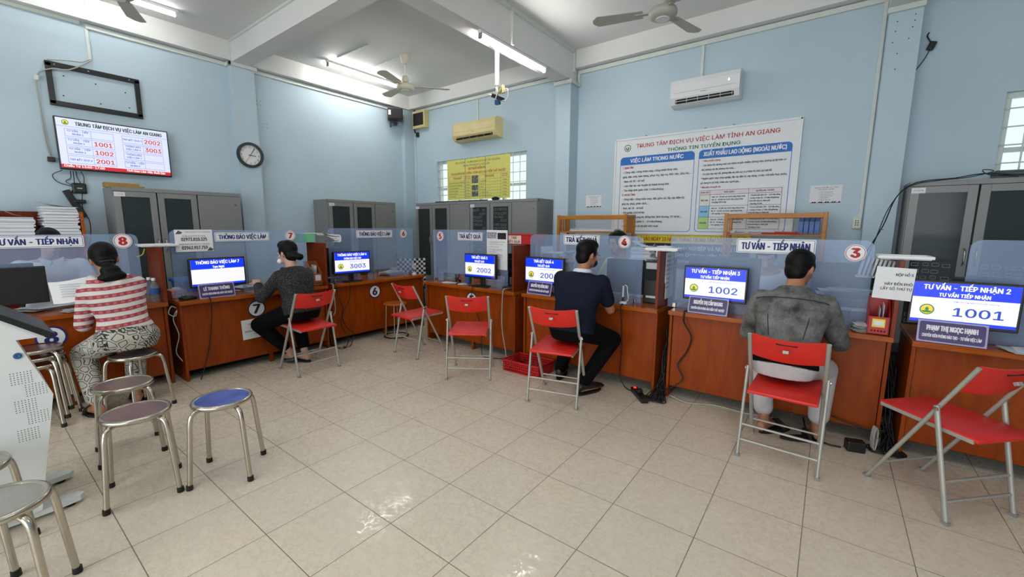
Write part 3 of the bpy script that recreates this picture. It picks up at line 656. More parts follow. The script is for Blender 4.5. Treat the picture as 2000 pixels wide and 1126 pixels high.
rows = [['1. Sửa chữa, lắp ráp, cài đặt máy tính', '2. Sửa chữa điện tử dân dụng', '3. Sửa chữa điện lạnh', '4. May công nghiệp', '5. Kỹ thuật nấu ăn', '6. Cắt uốn tóc'], ['7. Trang điểm', '8. Bảo vệ', '9. Lái xe', '10. Làm bánh', '11. Trang trí móng', '12. Xây dựng, trồng trọt']]
la = []
for c, x0, xm in ((0, -.65, -.215), (1, .06, .59)):
    for k in range(6): zz = -.053-k*.0475; la.append((rows[c][k], x0, zz, None, .0165, 'l', .015)); la.append(('3 tháng', xm, zz, .085, .0165, 'c', .015))
letters('table_text', t, 'ink', la, y)
for k, zz in enumerate((-.03, -.15, -.25)):      # the three small photographs in the middle
    m = mat('poster_photo', '6E6E68', .6, vary=.98, scale=38); MB().box(-.118, .028, y-.001, y, zz-.045, zz+(.085 if k == 0 else .045)).done('photograph', m, t)
for q in (-.27, .19): MB().tube([(q, -.014, -PH/2), (q, -.014, PH/2)], .0035, 6).done('string', 'steelgrey', t)

for x, z, wd, h, lb in ((.092, 1.785, .235, .17, 'small white notice on the wall between the pilaster and big white board'), (2.695, 1.775, .265, .185, 'small white notice on the wall above the blue file boxes')):
    t = paperback('wall_notice', lb, 'notice', x, z, wd, h)
    letters('text', t, 'ink', [('NHỮNG NGƯỜI ƯU TIÊN', 0, h*.34, wd*.72, .010, 'c', 0.), ('GIẢI QUYẾT TRƯỚC', 0, h*.24, wd*.5, .010, 'c', 0.)]+[(s_, -wd*.2, h*.1-k*h*.105, None, .009, 'l', 0.) for k, s_ in enumerate(('1. Phụ nữ mang thai', '2. Phụ nữ có con nhỏ', '3. Người khuyết tật', '4. Người bệnh', '5. Người cao tuổi'))], -.0034)
    b = MB()
    for q in range(14): xx = -wd*.45+wd*.9*q/13; hh = .006+.012*abs(math.sin(q*2.1)); b.prism([(xx-.012, -h*.47), (xx+.012, -h*.47), (xx+.004, -h*.47+hh), (xx-.006, -h*.47+hh*.8)], -.0040, -.0034)
    b.done('border_drawing', 'ink', t)
t = thing('wall_socket', 'cream six-hole wall socket beside the pilaster', 'socket', (2.972, YB, 1.485))
MB().box(-.034, .034, -.035, 0, -.056, .056, .004).done('plate', mat('socket_cream', 'D6D2BE', .4), t)
b = MB()
for i in (-1, 1):
    for k in (-1, 0, 1): b.lathe([(.0055, 0), (.0055, .0012)], (i*.009, k*.02, 0), 10)
b.done('socket_holes', 'ink', t, mtx=Matrix.Translation((0, -.035, 0)) @ Matrix.Rotation(Q, 4, 'X'))
t = thing('loose_plug', 'black plug on a loose cable beside the pilaster head', 'plug', (3.33, YB, 3.03))
MB().box(-.02, .03, -.05, -.01, -.03, .04, .008, Matrix.Rotation(R(20), 4, 'Y')).done('plug_body', 'black', t)
cable('wire', '', [(-.02, -.03, .12), (-.03, -.03, .09), (0, -.03, .03)], .006, 'black', parent=t); cable('wire', '', [(0, -.03, -.02), (-.03, -.03, -.10), (-.07, -.025, -.17), (-.085, -.02, -.19)], .004, 'black', parent=t)

def holes(label, pts, face):
    b = MB()
    for p in pts: b.ball(p, .0045, .0045, .0045, 8)
    tag(b.done('screw_holes', 'blackm', smooth=180), label, 'holes', kind='structure')
holes('four drill holes in the wall beside the clock pilaster, upper set', [(XL, 1.25+a, 3.11+c) for a in (-.025, .025) for c in (-.02, .03)], 0)
holes('four drill holes in the wall beside the clock pilaster, lower set', [(XL, 1.31+a, 2.82+c) for a in (-.025, .025) for c in (-.025, .025)], 0)
holes('scattered screw holes on the pilaster beside the wall socket', [(3.075, 3.72, 3.24), (3.07, 3.72, 3.16), (3.06, 3.72, 3.07), (3.19, 3.72, 3.27), (3.19, 3.72, 3.22), (3.18, 3.72, 3.17), (3.165, 3.72, 3.08), (3.10, 3.72, 2.97), (3.10, 3.72, 2.84), (3.16, 3.72, 1.42)], 0)
# ------------------------------------------------------------------ steel filing cabinets (local: x along the front, y = 0 front, body behind)
def cabinet(label, loc, rot, doors, film=None, d=.42, h=1.83):
    """doors: (width, glazed)"""
    t = thing('filing_cabinet', label, 'cabinet', loc, rot, 'grey steel filing cabinets'); wd = sum(q[0] for q in doors); g = 'steelgrey'
    MB().box(0, .018, .012, d, .05, h).box(wd-.018, wd, .012, d, .05, h).box(.018, wd-.018, .012, d, h-.02, h).box(.018, wd-.018, .012, d, .05, .07).box(.018, wd-.018, d-.012, d, .07, h-.02).box(.02, wd-.02, .03, d-.01, 0, .05).box(0, wd, 0, .03, h-.04, h).box(0, wd, 0, .03, .05, .07).done('body', g, t)
    x = 0
    sh = MB()
    for z in (.42, .86, 1.29): sh.box(.018, wd-.018, .05, d-.012, z, z+.018)
    sh.done('shelf', g, t)
    for k, (dw, gl) in enumerate(doors):
        x0, x1 = x+.006, x+dw-.006; z0, z1 = .075, h-.045
        if gl:
            fr = .058; b = MB()
            b.box(x0, x0+fr, -.012, .01, z0, z1, .003).box(x1-fr, x1, -.012, .01, z0, z1, .003).box(x0+fr, x1-fr, -.012, .01, z1-.055, z1).box(x0+fr, x1-fr, -.012, .01, z0, z0+.5)
            dr = b.done('door', g, t)
            MB().box(x0+fr, x1-fr, -.003, .001, z0+.5, z1-.055).done('pane', 'pane', dr)
            if film:
                f = MB(); st = .075 if film == 'dots' else .062; zz = z0+.55
                if film == 'low': zt = 1.14
                else: zt = z1-.08
                r2 = random.Random(k+3)
                while zz < zt:
                    xx = x0+fr+.04
                    while xx < x1-fr-.03:
                        if film == 'dots': f.box(xx-.008, xx+.008, -.0042, -.0035, zz-.006, zz+.006)
                        elif r2.random() < .8:
                            a, c = .018+.008*r2.random(), .014; ox, oz = .012*(r2.random()-.5), .012*(r2.random()-.5)
                            for q in ((-a, a, c-.003, c), (-a, a, -c, -c+.003), (-a, -a+.003, -c, c), (a-.003, a, -c, c)): f.box(xx+ox+q[0], xx+ox+q[1], -.0042, -.0035, zz+oz+q[2], zz+oz+q[3])
                        xx += st
                    zz += st*.9
                f.done('film_pattern', 'blackm' if film == 'dots' else M['film'], dr)
        else: dr = MB().box(x0, x1, -.012, .01, z0, z1, .003).done('door', g, t)
        if gl:
            hx = x1-.028 if k % 2 == 0 else x0+.028
            MB().tube(curve_pts([(hx, -.012, 1.13), (hx, -.045, 1.15), (hx, -.05, 1.20), (hx, -.045, 1.25), (hx, -.012, 1.27)], 4), .0055, 8).done('handle', 'chrome', dr, smooth=180)
        else:
            c = .016; zz = z1-.10; xx = x1-.06
            MB().prism([(xx-c, zz), (xx, zz-c), (xx+c, zz), (xx, zz+c)], -.0135, -.0118).done('maker_badge', M['badge'], dr)
        x += dw
    lab = MB().box(.012, .10, -.0135, -.0118, h-.10, h-.055).done('paper_label', 'paper', t)
    letters('label_text', lab, 'inkr', [('TỦ HỒ SƠ', .055, h-.083, .06, .012, 'c', 0.)], -.0142)
    return t
M['film'] = mat('pale_film_squares', '9AA3A2', .5); M['badge'] = mat('cabinet_badge', '5C5D60', .4)
CL1 = cabinet('grey cabinet with two dark glass doors standing below the television', (-3.33, -.46, 0), Q, [(.37, 1), (.38, 1), (.47, 0)])
cabinet('grey cabinet with plain glass doors between the clock pilaster and the room corner', (-3.33, 1.944, 0), Q, [(.42, 1), (.40, 1), (.42, 0)])
cabinet('grey cabinet with dotted glass doors in the corner, below the cream speaker box', (-3.16, 3.50, 0), 0, [(.43, 1), (.42, 1), (.45, 0)], 'dots')
cabinet('grey cabinet with squares-patterned glass doors below the yellow poster', (-1.855, 3.50, 0), 0, [(.42, 1), (.42, 1), (.45, 0)], 'squares')
cabinet('tall grey glass-door cabinet at the far end past the socket pilaster', (3.285, 3.50, 0), 0, [(.415, 1), (.415, 1), (.42, 0)], 'low')
# on the cabinets
t = thing('cardboard_box', 'long flat brown cardboard box on the cabinet below the television', 'box', (-3.50, -.36, 1.83), Q)
MB().box(-.13, .16, -.05, .05, 0, .05, .002).done('carton', 'card', t); MB().box(.16, .20, -.05, .05, 0, .022, .002).done('flap', 'card', t)
t = thing('black_rod', 'long black rolled rod lying on the cabinets below the yellow poster', 'rod', (-2.1, 3.66, 1.845))
MB().tube([(-.72, 0, .0), (.10, .0, .0), (.45, .02, .0)], .014, 8).done('rod', 'blackm', t, smooth=60); MB().ball((.62, .02, .02), .07, .05, .03, 12).done('black_bag', 'blackm', t, smooth=180)
t = thing('black_box', 'dark flat box on top of the tall grey cabinet past the pilaster', 'box', (3.93, 3.70, 1.83)); MB().box(-.13, .13, -.08, .08, 0, .055, .004).box(-.13, .13, -.08, .08, .055, .07, .003).done('case', mat('dark_grey_case', '4E5458', .5), t)
MB().box(-.13, .13, -.082, -.079, .03, .034).done('seam', 'blackm', t)
cable('network_cable', 'black cables running from the tall grey cabinet top down past the pilaster', [(4.6, 3.55, 1.86), (4.0, 3.52, 1.845), (3.72, 3.50, 1.87), (3.55, 3.49, 1.845), (3.32, 3.48, 1.82), (3.20, 3.42, 1.70), (3.12, 3.2, 1.45), (3.0, 2.95, 1.18), (2.92, 2.8, .95)], .0045)
cable('network_cable', 'second thinner black cable looping on the tall grey cabinet top', [(3.9, 3.52, 1.84), (3.74, 3.50, 1.86), (3.70, 3.50, 1.90), (3.76, 3.50, 1.885), (3.62, 3.48, 1.845), (3.30, 3.45, 1.80), (3.16, 3.35, 1.62), (3.06, 3.05, 1.28), (2.95, 2.82, .95)], .0035)

# ------------------------------------------------------------------ the counters
def desk(i, label, wd=1.40, foot=True, div=True):
    t = thing('counter_desk', label, 'desk', S(i, 0, 0), A(i), 'wooden counter desks')
    MB().box(0, wd, 0, .62, .715, .75, .004).done('worktop', 'wood_top', t)
    MB().box(.03, wd-.03, .055, .073, .095, .715).done('front_panel', 'wood_front', t)
    for a in (.0, wd-.032):
        MB().box(a+.005, a+.027, .035, .58, .0, .715, .003).done('side_panel', 'wood_front', t)
    MB().box(wd*.53, wd*.53+.03, .06, .10, 0, .095).done('leg', 'wood_front', t)
    MB().box(.03, wd-.03, .30, .32, .0, .70).done('back_board', 'blackm', t)
    if div: MB().box(wd-.024, wd, .0, .40, .75, 1.237, .003).done('divider_board', 'wood_side', t)
    return t
desk(8, 'counter desk with the purple number 8 disc, behind the stacked stools')
desk(7, 'counter desk with the number 7 disc and a taped paper on its front')
desk(6, 'counter desk with the number 6 disc beside the small wooden stool', div=False)
desk(5, 'counter desk with the half hidden number 5 disc behind the empty red chair')
desk(4, 'counter desk where the man in the navy shirt sits')
desk(3, 'counter desk where the man in the denim jacket sits')
desk(2, 'counter desk at the row end beyond the denim man, with number 1001 on its monitor')

def plaque(i, u, z, label, n, ring, r=.085):      # round number disc on the desk front
    t = thing('number_disc', label, 'number sign', S(i, u, .0545, z), A(i), 'number discs on the desk fronts')
    MB().prism(disc(0, 0, r, 40), -.004, 0).done('disc', 'white', t)
    b = MB(); annulus(b, 0, 0, r*.86, r*1.0, -.0055, 0, 40); b.done('rim', ring, t)
    letters('numeral', t, ring, [(n, 0, -r*.52, None, r*1.04, 'c', .05)], -.0048)
M['plum'] = mat('dark_plum_ink', '2A1430', .5)
plaque(8, .68, .575, 'white disc with number 8 on the desk front above the stacked stools', '8', 'inkb', .086)
plaque(7, .645, .588, 'white disc with number 7 on the desk front above the taped paper', '7', 'plum')
plaque(6, .60, .598, 'white disc with number 6 on the desk front by the wooden stool', '6', 'plum')
plaque(5, .76, .60, 'white disc with number 5 half hidden behind the empty red chair', '5', 'plum')
t = thing('taped_notice', 'white paper notice taped to the desk front below the number 7 disc', 'notice', S(7, .62, .052, .39), A(7))
MB().box(-.125, .125, -.002, .002, -.10, .10, 0, Matrix.Rotation(R(-2), 4, 'Y')).done('sheet', 'paper', t)
letters('text', t, 'ink', [('VUI LÒNG', -.02, .045, .09, .014, 'c', .01), ('CHÚ Ý', -.02, .0, .06, .014, 'c', .01), ('KHÔNG MANG', -.04, -.03, .12, .014, 'c', .01), ('VẬT', 0, -.06, .04, .014, 'c', .01)], -.003)

# frosted acrylic screens with their signs
def screen(i, x0, x1, zt, label, notch=(.45, 1.0), v=.20, rad=(.05, .05)):
    t = thing('acrylic_screen', label, 'screen', S(i, 0, v), A(i), 'bluish acrylic screens on the counters')
    n0, n1 = notch; z0 = .7515; zn = .86
    poly = [(x0, z0), (n0, z0), (n0, zn), (n1, zn), (n1, z0), (x1, z0)]
    for cx, r, a0 in ((x1-rad[1], rad[1], 0), (x0+rad[0], rad[0], 90)):
        for k in range(7): a = R(a0+15*k); poly.append((cx+r*math.cos(a), zt-r+r*math.sin(a)))
    MB().prism(poly, -.0025, .0025).done('sheet', 'acrylic', t)
    for q in (x0+.06, x1-.06): MB().box(q-.015, q+.015, -.02, .02, .751, .79, .003).done('clamp', 'chrome', t)
    return t
screen(8, .10, 1.285, 1.352, 'bluish acrylic screen with red number 8, before the man in white', (.35, 1.0), .20)
screen(7, .03, 1.262, 1.385, 'bluish acrylic screen with red number 7 and a taped phone number paper')
screen(6, .09, 1.36, 1.402, 'bluish acrylic screen with red number 6 beside the room corner', (.5, .95), .20, (.05, .006))
screen(5, -.03, 1.17, 1.392, 'bluish acrylic screen with red number 5 and a long white notice', (.15, .8), .20, (.006, .006))
screen(4, -.03, 1.185, 1.352, 'bluish acrylic screen with red number 4 before the woman in green', (.42, .78))
screen(3, -.068, 1.265, 1.352, 'bluish acrylic screen with red number 3 before the person in a white shirt', (.72, 1.05), .20, (.006, .06))
screen(2, .215, 1.35, 1.368, 'bluish acrylic screen without a number at the end of the row', (.5, 1.0))
def plate_sign(i, cx, cz, wd, h, txt, label, v=.195, fw=.86):
    t = thing('counter_sign', label, 'sign', S(i, cx, v-.0026), A(i), 'white name signs on the acrylic screens'); t.location.z = cz
    MB().prism(rrect(-wd/2, wd/2, -h/2, h/2, .012), -.004, 0).done('sign_board', 'white', t)
    b = MB(); p = rrect(-wd/2+.006, wd/2-.006, -h/2+.006, h/2-.006, .009); q = rrect(-wd/2+.009, wd/2-.009, -h/2+.009, h/2-.009, .007)
    a1 = [b.bm.verts.new((u, -.0043, w_)) for u, w_ in p]; a2 = [b.bm.verts.new((u, -.0043, w_)) for u, w_ in q]
    for k in range(len(p)): b.bm.faces.new((a1[k], a1[(k+1) % len(p)], a2[(k+1) % len(p)], a2[k]))
    b.done('border_line', 'inkb', t)
    letters('lettering', t, 'inkb', [(txt, 0, -h*.24, wd*fw, h*.47, 'c', .035)], -.0045)
def round_sign(i, cx, cz, n, label, r=.055, v=.195):
    t = thing('round_number_sign', label, 'number sign', S(i, cx, v-.0026), A(i), 'round red number signs on the acrylic screens'); t.location.z = cz
    MB().prism(disc(0, 0, r, 40), -.004, 0).done('sign_board', 'white', t)
    b = MB(); annulus(b, 0, 0, r*.86, r*.92, -.0045, -.0035, 40); b.done('ring', 'inkr', t)
    letters('numeral', t, 'inkr', [(n, 0, -r*.52, None, r*1.04, 'c', .06)], -.0046)
plate_sign(8, .70, 1.298, .50, .092, 'TƯ VẤN - TIẾP NHẬN', 'sign TƯ VẤN - TIẾP NHẬN in front of the man in white shirt')
plate_sign(7, .63, 1.316, .50, .088, 'THÔNG BÁO VIỆC LÀM', 'sign THÔNG BÁO VIỆC LÀM beside the phone number paper')
plate_sign(6, .735, 1.328, .545, .098, 'THÔNG BÁO VIỆC LÀM', 'sign THÔNG BÁO VIỆC LÀM above the monitor showing 3003')
plate_sign(5, .61, 1.315, .395, .098, 'TRẢ KẾT QUẢ', 'sign TRẢ KẾT QUẢ beside the long white notice')
plate_sign(4, .575, 1.308, .39, .098, 'TRẢ KẾT QUẢ', 'sign TRẢ KẾT QUẢ behind the head of the man in navy')
plate_sign(3, .69, 1.295, .505, .108, 'TƯ VẤN - TIẾP NHẬN', 'sign TƯ VẤN - TIẾP NHẬN above the denim jacket man')
round_sign(8, 1.185, 1.292, '8', 'round white sign with red 8 above the woman in stripes', .062)
round_sign(7, 1.10, 1.321, '7', 'round white sign with red 7 above the woman in the dark hoodie', .055)
round_sign(6, 1.195, 1.328, '6', 'round white sign with red 6 on the screen by the room corner', .058)
round_sign(5, .11, 1.308, '5', 'round white sign with red 5 on the screen facing the empty chairs', .06)
round_sign(4, 1.01, 1.298, '4', 'round white sign with red 4 beside the woman in green', .058)
round_sign(3, 1.165, 1.266, '3', 'round white sign with red 3 above the denim man\'s shoulder', .058)
t = thing('phone_notice', 'white paper with two phone numbers taped to the number 7 screen', 'notice', S(7, .215, .1915, 1.286), A(7))
MB().box(-.148, .148, -.002, 0, -.102, .102).done('sheet', 'paper', t)
letters('text', t, 'ink', [('TRUNG TÂM DỊCH VỤ VIỆC LÀM AN GIANG', .03, .075, .20, .011, 'c', .0), ('Số điện thoại BHTN thất nghiệp', 0, .038, .18, .012, 'c', 0.), ('02973.810.325', 0, -.002, .20, .030, 'c', .03), ('Số điện thoại hướng dẫn thủ tục thất nghiệp', 0, -.037, .24, .012, 'c', 0.), ('02963.957.759', 0, -.080, .20, .030, 'c', .03)], -.0028)
b = MB()
for k in range(3):
    for sx, sz, ox, oz in ((1, 1, -.14, .062), (1, 1, .095, -.098)): b.prism([(ox+k*.014, oz), (ox+.012+k*.014, oz), (ox+.035+k*.010, oz+.03-k*.006), (ox+.023+k*.010, oz+.03-k*.006)], -.0028, -.002)
b.done('corner_stripes', 'ink', t)
t = thing('long_notice', 'long white printed notice hanging on the number 5 screen', 'notice', S(5, 1.02, .193, 1.172), A(5))
MB().box(-.148, .148, -.002, 0, -.22, .22).done('sheet', 'paper', t)
MB().box(-.146, .0, -.0026, -.002, .125, .20).done('printed_photo', 'paperg', t); MB().box(.01, .13, -.0026, -.002, .12, .19).done('cartouche', 'ink', t)
it = [('Hướng dẫn nộp', -.14, .175, .135, .018, 'l', .02), ('Xin nhận LĐ', -.14, .152, .12, .018, 'l', .02), ('hưởng TCTN', -.14, .13, .12, .018, 'l', .02)]
letters('heading', t, 'ink', it, -.003)
letters('text', t, 'ink', [(s_, -.115, .085-.028*k, wd, .0085, 'l', .0) for k, (s_, wd) in enumerate((('1. Đơn đề nghị hưởng trợ cấp thất nghiệp', .23), ('2. Bản chính sổ bảo hiểm xã hội', .2), ('3. Quyết định thôi việc', .14), ('4. Chứng minh nhân dân', .19), ('5. Hai ảnh thẻ', .1), ('6. Giấy hẹn trả kết quả', .19), ('7. Thông báo việc làm', .2), ('8. Thẻ ngân hàng', .16), ('Thời hạn nộp: 03 tháng', .12)))], -.003)
letters('red_lines', t, 'inkr', [('Lưu ý: nộp đúng hạn', -.115, .072, .12, .0085, 'l', 0.), ('không trả thay', -.06, -.012, .14, .0085, 'l', 0.), ('Mang theo bản chính', -.115, -.068, .2, .0085, 'l', 0.)], -.003)

# client monitors
def monitor(i, u, v, yaw, label, lines, num, no_logo=False, wd=.465, h=.275, zc=.985, dark=False):
    t = thing('monitor', label, 'monitor', S(i, u, v, .7512), A(i)+yaw, None if dark else 'client monitors on the counters'); z0 = zc-h/2-.75; z1 = zc+h/2-.75
    MB().box(-wd/2, wd/2, -.012, .03, z0, z1, .005).box(-wd*.3, wd*.3, .03, .05, z0+.05, z1-.05, .01).done('casing', 'black', t)
    e = .013; a0, a1, b0, b1 = -wd/2+e, wd/2-e, z0+e+.006, z1-e; W, H = a1-a0, b1-b0
    d = MB().box(a0, a1, -.0135, -.0115, b0, b1).done('display', 'blackm' if dark else 's_white', t)
    if not dark:
        panels('header', d, 's_blue', [(a0, a1, b1-H*.37, b1), (a0, a1, b0, b0+H*.075)], -.0135)
        letters('header_text', d, 's_text', [(lines[0], 0, b1-H*.17, W*lines[2], H*.115, 'c', .03), (lines[1], 0, b1-H*.335, W*lines[3], H*.085, 'c', .03)], -.0147)
        if num:
            letters('queue_number', d, 's_num', [(num, W*.15, b0+H*.20, W*.46, H*.205, 'c', .02)], -.0138)
            letters('small_text', d, 's_num', [('MỜI QUÝ KHÁCH CÓ SỐ THỨ TỰ', W*.12, b0+H*.535, W*.42, H*.030, 'c', 0.)], -.0138)
            emblem(d, -W*.34, b0+H*.32, H*.135, -.0136)
    MB().box(-.03, .03, .03, .055, .012, z0+.10, .006).done('stand_neck', 'black', t)
    MB().prism([(-.11, -.03), (.11, -.03), (.095, .08), (-.095, .08)], 0, .012, 'z').done('stand_base', 'black', t)
    return t
monitor(8, .465, .10, 0, 'dark switched-off monitor on the desk behind the white kiosk', None, None, zc=.98, wd=.485, h=.275, dark=True)
monitor(7, .355, .10, 0, 'monitor headed THÔNG BÁO VIỆC LÀM 7 with no number', ('THÔNG BÁO VIỆC LÀM 7', 'Tạm Nghỉ', .82, .22), None)
monitor(6, .325, .095, R(-6), 'monitor showing number 3003 by the corner desk', ('THÔNG BÁO VIỆC LÀM 6', 'THÔNG BÁO VIỆC LÀM', .84, .5), '3003')
monitor(5, .85, .10, 0, 'monitor showing number 2002 by the long white notice', ('TRẢ KẾT QUẢ 5', 'TRẢ KẾT QUẢ', .54, .33), '2002')
monitor(4, .205, .11, 0, 'monitor showing number 2001 beside the man in navy', ('TRẢ KẾT QUẢ 4', 'TRẢ KẾT QUẢ', .54, .33), '2001')
monitor(3, .315, .11, 0, 'monitor showing number 1002 beside the man in the denim jacket', ('TƯ VẤN - TIẾP NHẬN 3', 'TƯ VẤN TIẾP NHẬN', .80, .48), '1002')
monitor(2, .20, .085, 0, 'monitor showing number 1001 at the end of the counter row', ('TƯ VẤN - TIẾP NHẬN 2', 'TƯ VẤN TIẾP NHẬN', .80, .48), '1001')
def staff_monitor(i, u, v, yaw, label, wd, zb, zt):
    t = thing('staff_monitor', label, 'monitor', S(i, u, v, .7512), A(i)+yaw, 'staff monitors seen from behind')
    MB().box(-wd/2, wd/2, -.012, .02, zb-.75, zt-.75, .006).box(-wd*.32, wd*.32, -.035, -.012, zb-.75+.06, zt-.75-.06, .012).done('casing', 'black', t)
    MB().box(-.03, .03, -.03, .0, .012, zb-.75+.08, .006).done('stand_neck', 'black', t); MB().prism([(-.11, -.09), (.11, -.09), (.11, .07), (-.11, .07)], 0, .012, 'z').done('stand_base', 'black', t)
    MB().box(-wd/2+.012, wd/2-.012, .02, .0215, zb-.75+.02, zt-.75-.012).done('display', 's_pale', t)
staff_monitor(8, .42, .36, 0, 'back of a staff monitor behind the screen beside the man in white', .50, .85, 1.13)
staff_monitor(4, .945, .40, 0, 'back of a staff monitor in front of the woman in green', .37, .80, 1.127)
staff_monitor(3, .31, .42, 0, 'large staff monitor back behind the 1002 monitor', .56, .84, 1.185)
staff_monitor(5, .98, .45, 0, 'back of a staff monitor behind the 2002 monitor', .46, .84, 1.12)
staff_monitor(2, .55, .50, 0, 'back of a staff monitor behind the 1001 monitor', .56, .84, 1.13)

# purple name plates
def nameplate(i, u, v, yaw, name, role, label, wd=.295):
    t = thing('name_plate', label, 'name plate', S(i, u, v, .7512), A(i)+yaw, 'purple name plates on the counters'); m = Matrix.Rotation(R(-14), 4, 'X')
    MB().box(-wd/2, wd/2, -.003, .003, 0, .135, .001, m).done('plate_edge', 'platee', t)
    MB().prism(rrect(-wd/2+.009, wd/2-.009, .009, .126, .012), -.0042, -.003).done('plate_face', 'purple', t, mtx=m)
    letters('lettering', t, 'inkw', [(name, 0, .074, wd*.72, .030, 'c', .035), (role, 0, .032, wd*.84, .019, 'c', .02)], -.0048, m)
    MB().prism([(.003, 0), (.032, 0), (.034, .12)], -.02, .02, 'x').done('plate_rest', 'platee', t)
nameplate(7, .315, .035, 0, 'LÊ THANH THÔNG', 'CHUYÊN VIÊN PHÒNG BẢO HIỂM THẤT NGHIỆP', 'purple name plate below the monitor without a number')
nameplate(4, .195, .025, R(-3), 'NGUYỄN THỊ HỒNG ĐÀO', 'CHUYÊN VIÊN PHÒNG BẢO HIỂM THẤT NGHIỆP', 'purple name plate below monitor 2001')
nameplate(3, .29, .03, R(-2), 'NGUYỄN THỊ CẨM NHUNG', 'CHUYÊN VIÊN PHÒNG BẢO HIỂM THẤT NGHIỆP', 'purple name plate below monitor 1002')
nameplate(2, .165, .025, R(-2), 'PHẠM THỊ NGỌC HẠNH', 'CHUYÊN VIÊN PHÒNG ĐÀO TẠO - TƯ VẤN VIỆC LÀM', 'purple name plate below monitor 1001')
# ------------------------------------------------------------------ red folding chairs (local: facing +y, origin on the floor at the centre)
def red_chair(label, x, y, rot):
    t = thing('folding_chair', label, 'chair', (x, y, 0), rot, 'red folding chairs')
    for s in (-1, 1):
        MB().tube([(s*.192, -.222, .80), (s*.192, .205, .0)], .0125, 10, flat=.8).done('long_leg', 'alu', t, smooth=60)
        rl = MB().tube([(s*.207, -.092, .565), (s*.207, -.205, .0)], .0125, 10, flat=.8).done('leg', 'alu', t, smooth=60)
        MB().lathe([(.011, 0), (.010, .006), (0, .007)], n=12).done('pivot_bolt', 'chrome', rl, mtx=Matrix.Translation((s*.215, -.098, .55)) @ Matrix.Rotation(s*PI/2, 4, 'Y'))
        for p in ((s*.192, .205), (s*.207, -.205)): MB().box(p[0]-.0135, p[0]+.0135, p[1]-.014, p[1]+.014, 0, .016, .002).done('rubber_foot', 'steelgrey', t)
    b = MB(); prof = []
    n = 12
    for i in range(n+1):
        f = i/n*2-1; x_ = f*.18; prof.append((x_, -.025*(1-f*f)))
    rows = []
    for z, dy, th in ((.660, -.148, .012), (.668, -.152, .016), (.80, -.218, .016), (.808, -.222, .010)):
        rows.append(([b.bm.verts.new((x_, dy+q-th/2, z-.016*(1-(x_/.18)**2))) for x_, q in prof], [b.bm.verts.new((x_, dy+q+th/2, z-.016*(1-(x_/.18)**2))) for x_, q in prof]))
    for (a, c), (e, g) in zip(rows, rows[1:]):
        for i in range(n): b.bm.faces.new((a[i], a[i+1], e[i+1], e[i])); b.bm.faces.new((c[i+1], c[i], g[i], g[i+1]))
        for i in (0, n): b.bm.faces.new((a[i], c[i], g[i], e[i]))
    for k in (0, -1):
        a, c = rows[k]
        for i in range(n): b.bm.faces.new((a[i], a[i+1], c[i+1], c[i]))
    bk = b.done('backrest', 'red', t, smooth=40)
    mt = Matrix.Translation((0, -.211, .757)) @ Matrix.Rotation(R(-27), 4, 'X')
    MB().prism(rrect(-.055, .055, -.010, .010, .009), -.032, -.012).done('grip_slot', 'blackm', bk, mtx=mt)
    MB().box(-.015, .015, -.030, -.010, -.055, -.037, .002).done('maker_plate', 'alu', bk, mtx=mt)
    MB().box(-.176, .176, -.245, .215, .447, .467, .006, Matrix.Rotation(R(1.5), 4, 'X')).done('seat', 'red', t, smooth=40)
    for s in (-1, 1): MB().box(s*.172-.006, s*.172+.006, -.225, .205, .438, .458, .002, Matrix.Rotation(R(1.5), 4, 'X')).done('seat_rail', 'alu', t)
    for z in (.105, .20): yy = -.205+.113*z/.565; MB().tube([(-.207, yy, z), (.207, yy, z)], .008, 8).done('crossbar', 'alu', t, smooth=60)
    MB().tube([(-.192, .205-.427*.13/.8, .13), (.192, .205-.427*.13/.8, .13)], .007, 8).done('crossbar', 'alu', t, smooth=60)
    return t
ch = red_chair('red folding chair under the woman in the dark hoodie', -1.34, .515, Q)
dup(ch, (-.873, 1.575, 0), R(-3), 'empty red folding chair in front of the small wooden stool')
dup(ch, (.06, 1.42, 0), R(34), 'empty red folding chair facing the number 5 desk, next to the navy man')
dup(ch, (1.045, 1.44, 0), R(14.6), 'red folding chair under the man in the navy shirt')
dup(ch, (2.645, 1.525, 0), R(-2), 'red folding chair under the man in the denim jacket')
dup(ch, (3.355, 1.535, 0), R(46), 'empty red folding chair turned sideways in front of the 1001 monitor')

# ------------------------------------------------------------------ round steel stools
def stool(label, x, y, rot, top, z=0., sc_=1.0):
    t = thing('steel_stool', label, 'stool', (x, y, z), rot, 'round steel stools')
    MB().lathe([(.0, .452), (.128, .452), (.1305, .4515)], n=40).done('seat_top', top, t)
    MB().lathe([(.128, .4505), (.134, .457), (.145, .455), (.150, .446), (.148, .434), (.140, .428), (.128, .430), (.0, .436)], n=44).done('seat_rim', 'chrome', t, smooth=60)
    for k in range(4):
        a = PI/2*k; ca, sa = math.cos(a), math.sin(a)
        L = MB().tube(curve_pts([(r*ca, r*sa, zz) for r, zz in ((.075, .425), (.125, .424), (.158, .408), (.172, .365), (.180, .28), (.205, .012))], 4), .0125, 12).done('leg', 'chrome', t, smooth=60)
        MB().lathe([(.0145, 0), (.0165, .003), (.0155, .028), (.0, .029)], (.206*ca, .206*sa, 0), 14).done('rubber_foot', 'rubber', L, smooth=40)
    return t
M['top_blue'] = mat('scratched_blue_seat', '4B5FB4', .28, .55, vary=.45, scale=9); M['top_grey'] = mat('brushed_steel_seat', 'B5B1AC', .34, .9, vary=.06, scale=40)
M['top_mauve'] = mat('mauve_reflection_seat', '9A8888', .22, .85, vary=.18, scale=7)  # purple-brown reflections on the steel seats are put into the colour
stool('steel stool with a scratched blue seat, standing free on the tiles', .08, -.70, R(-80), 'top_blue')
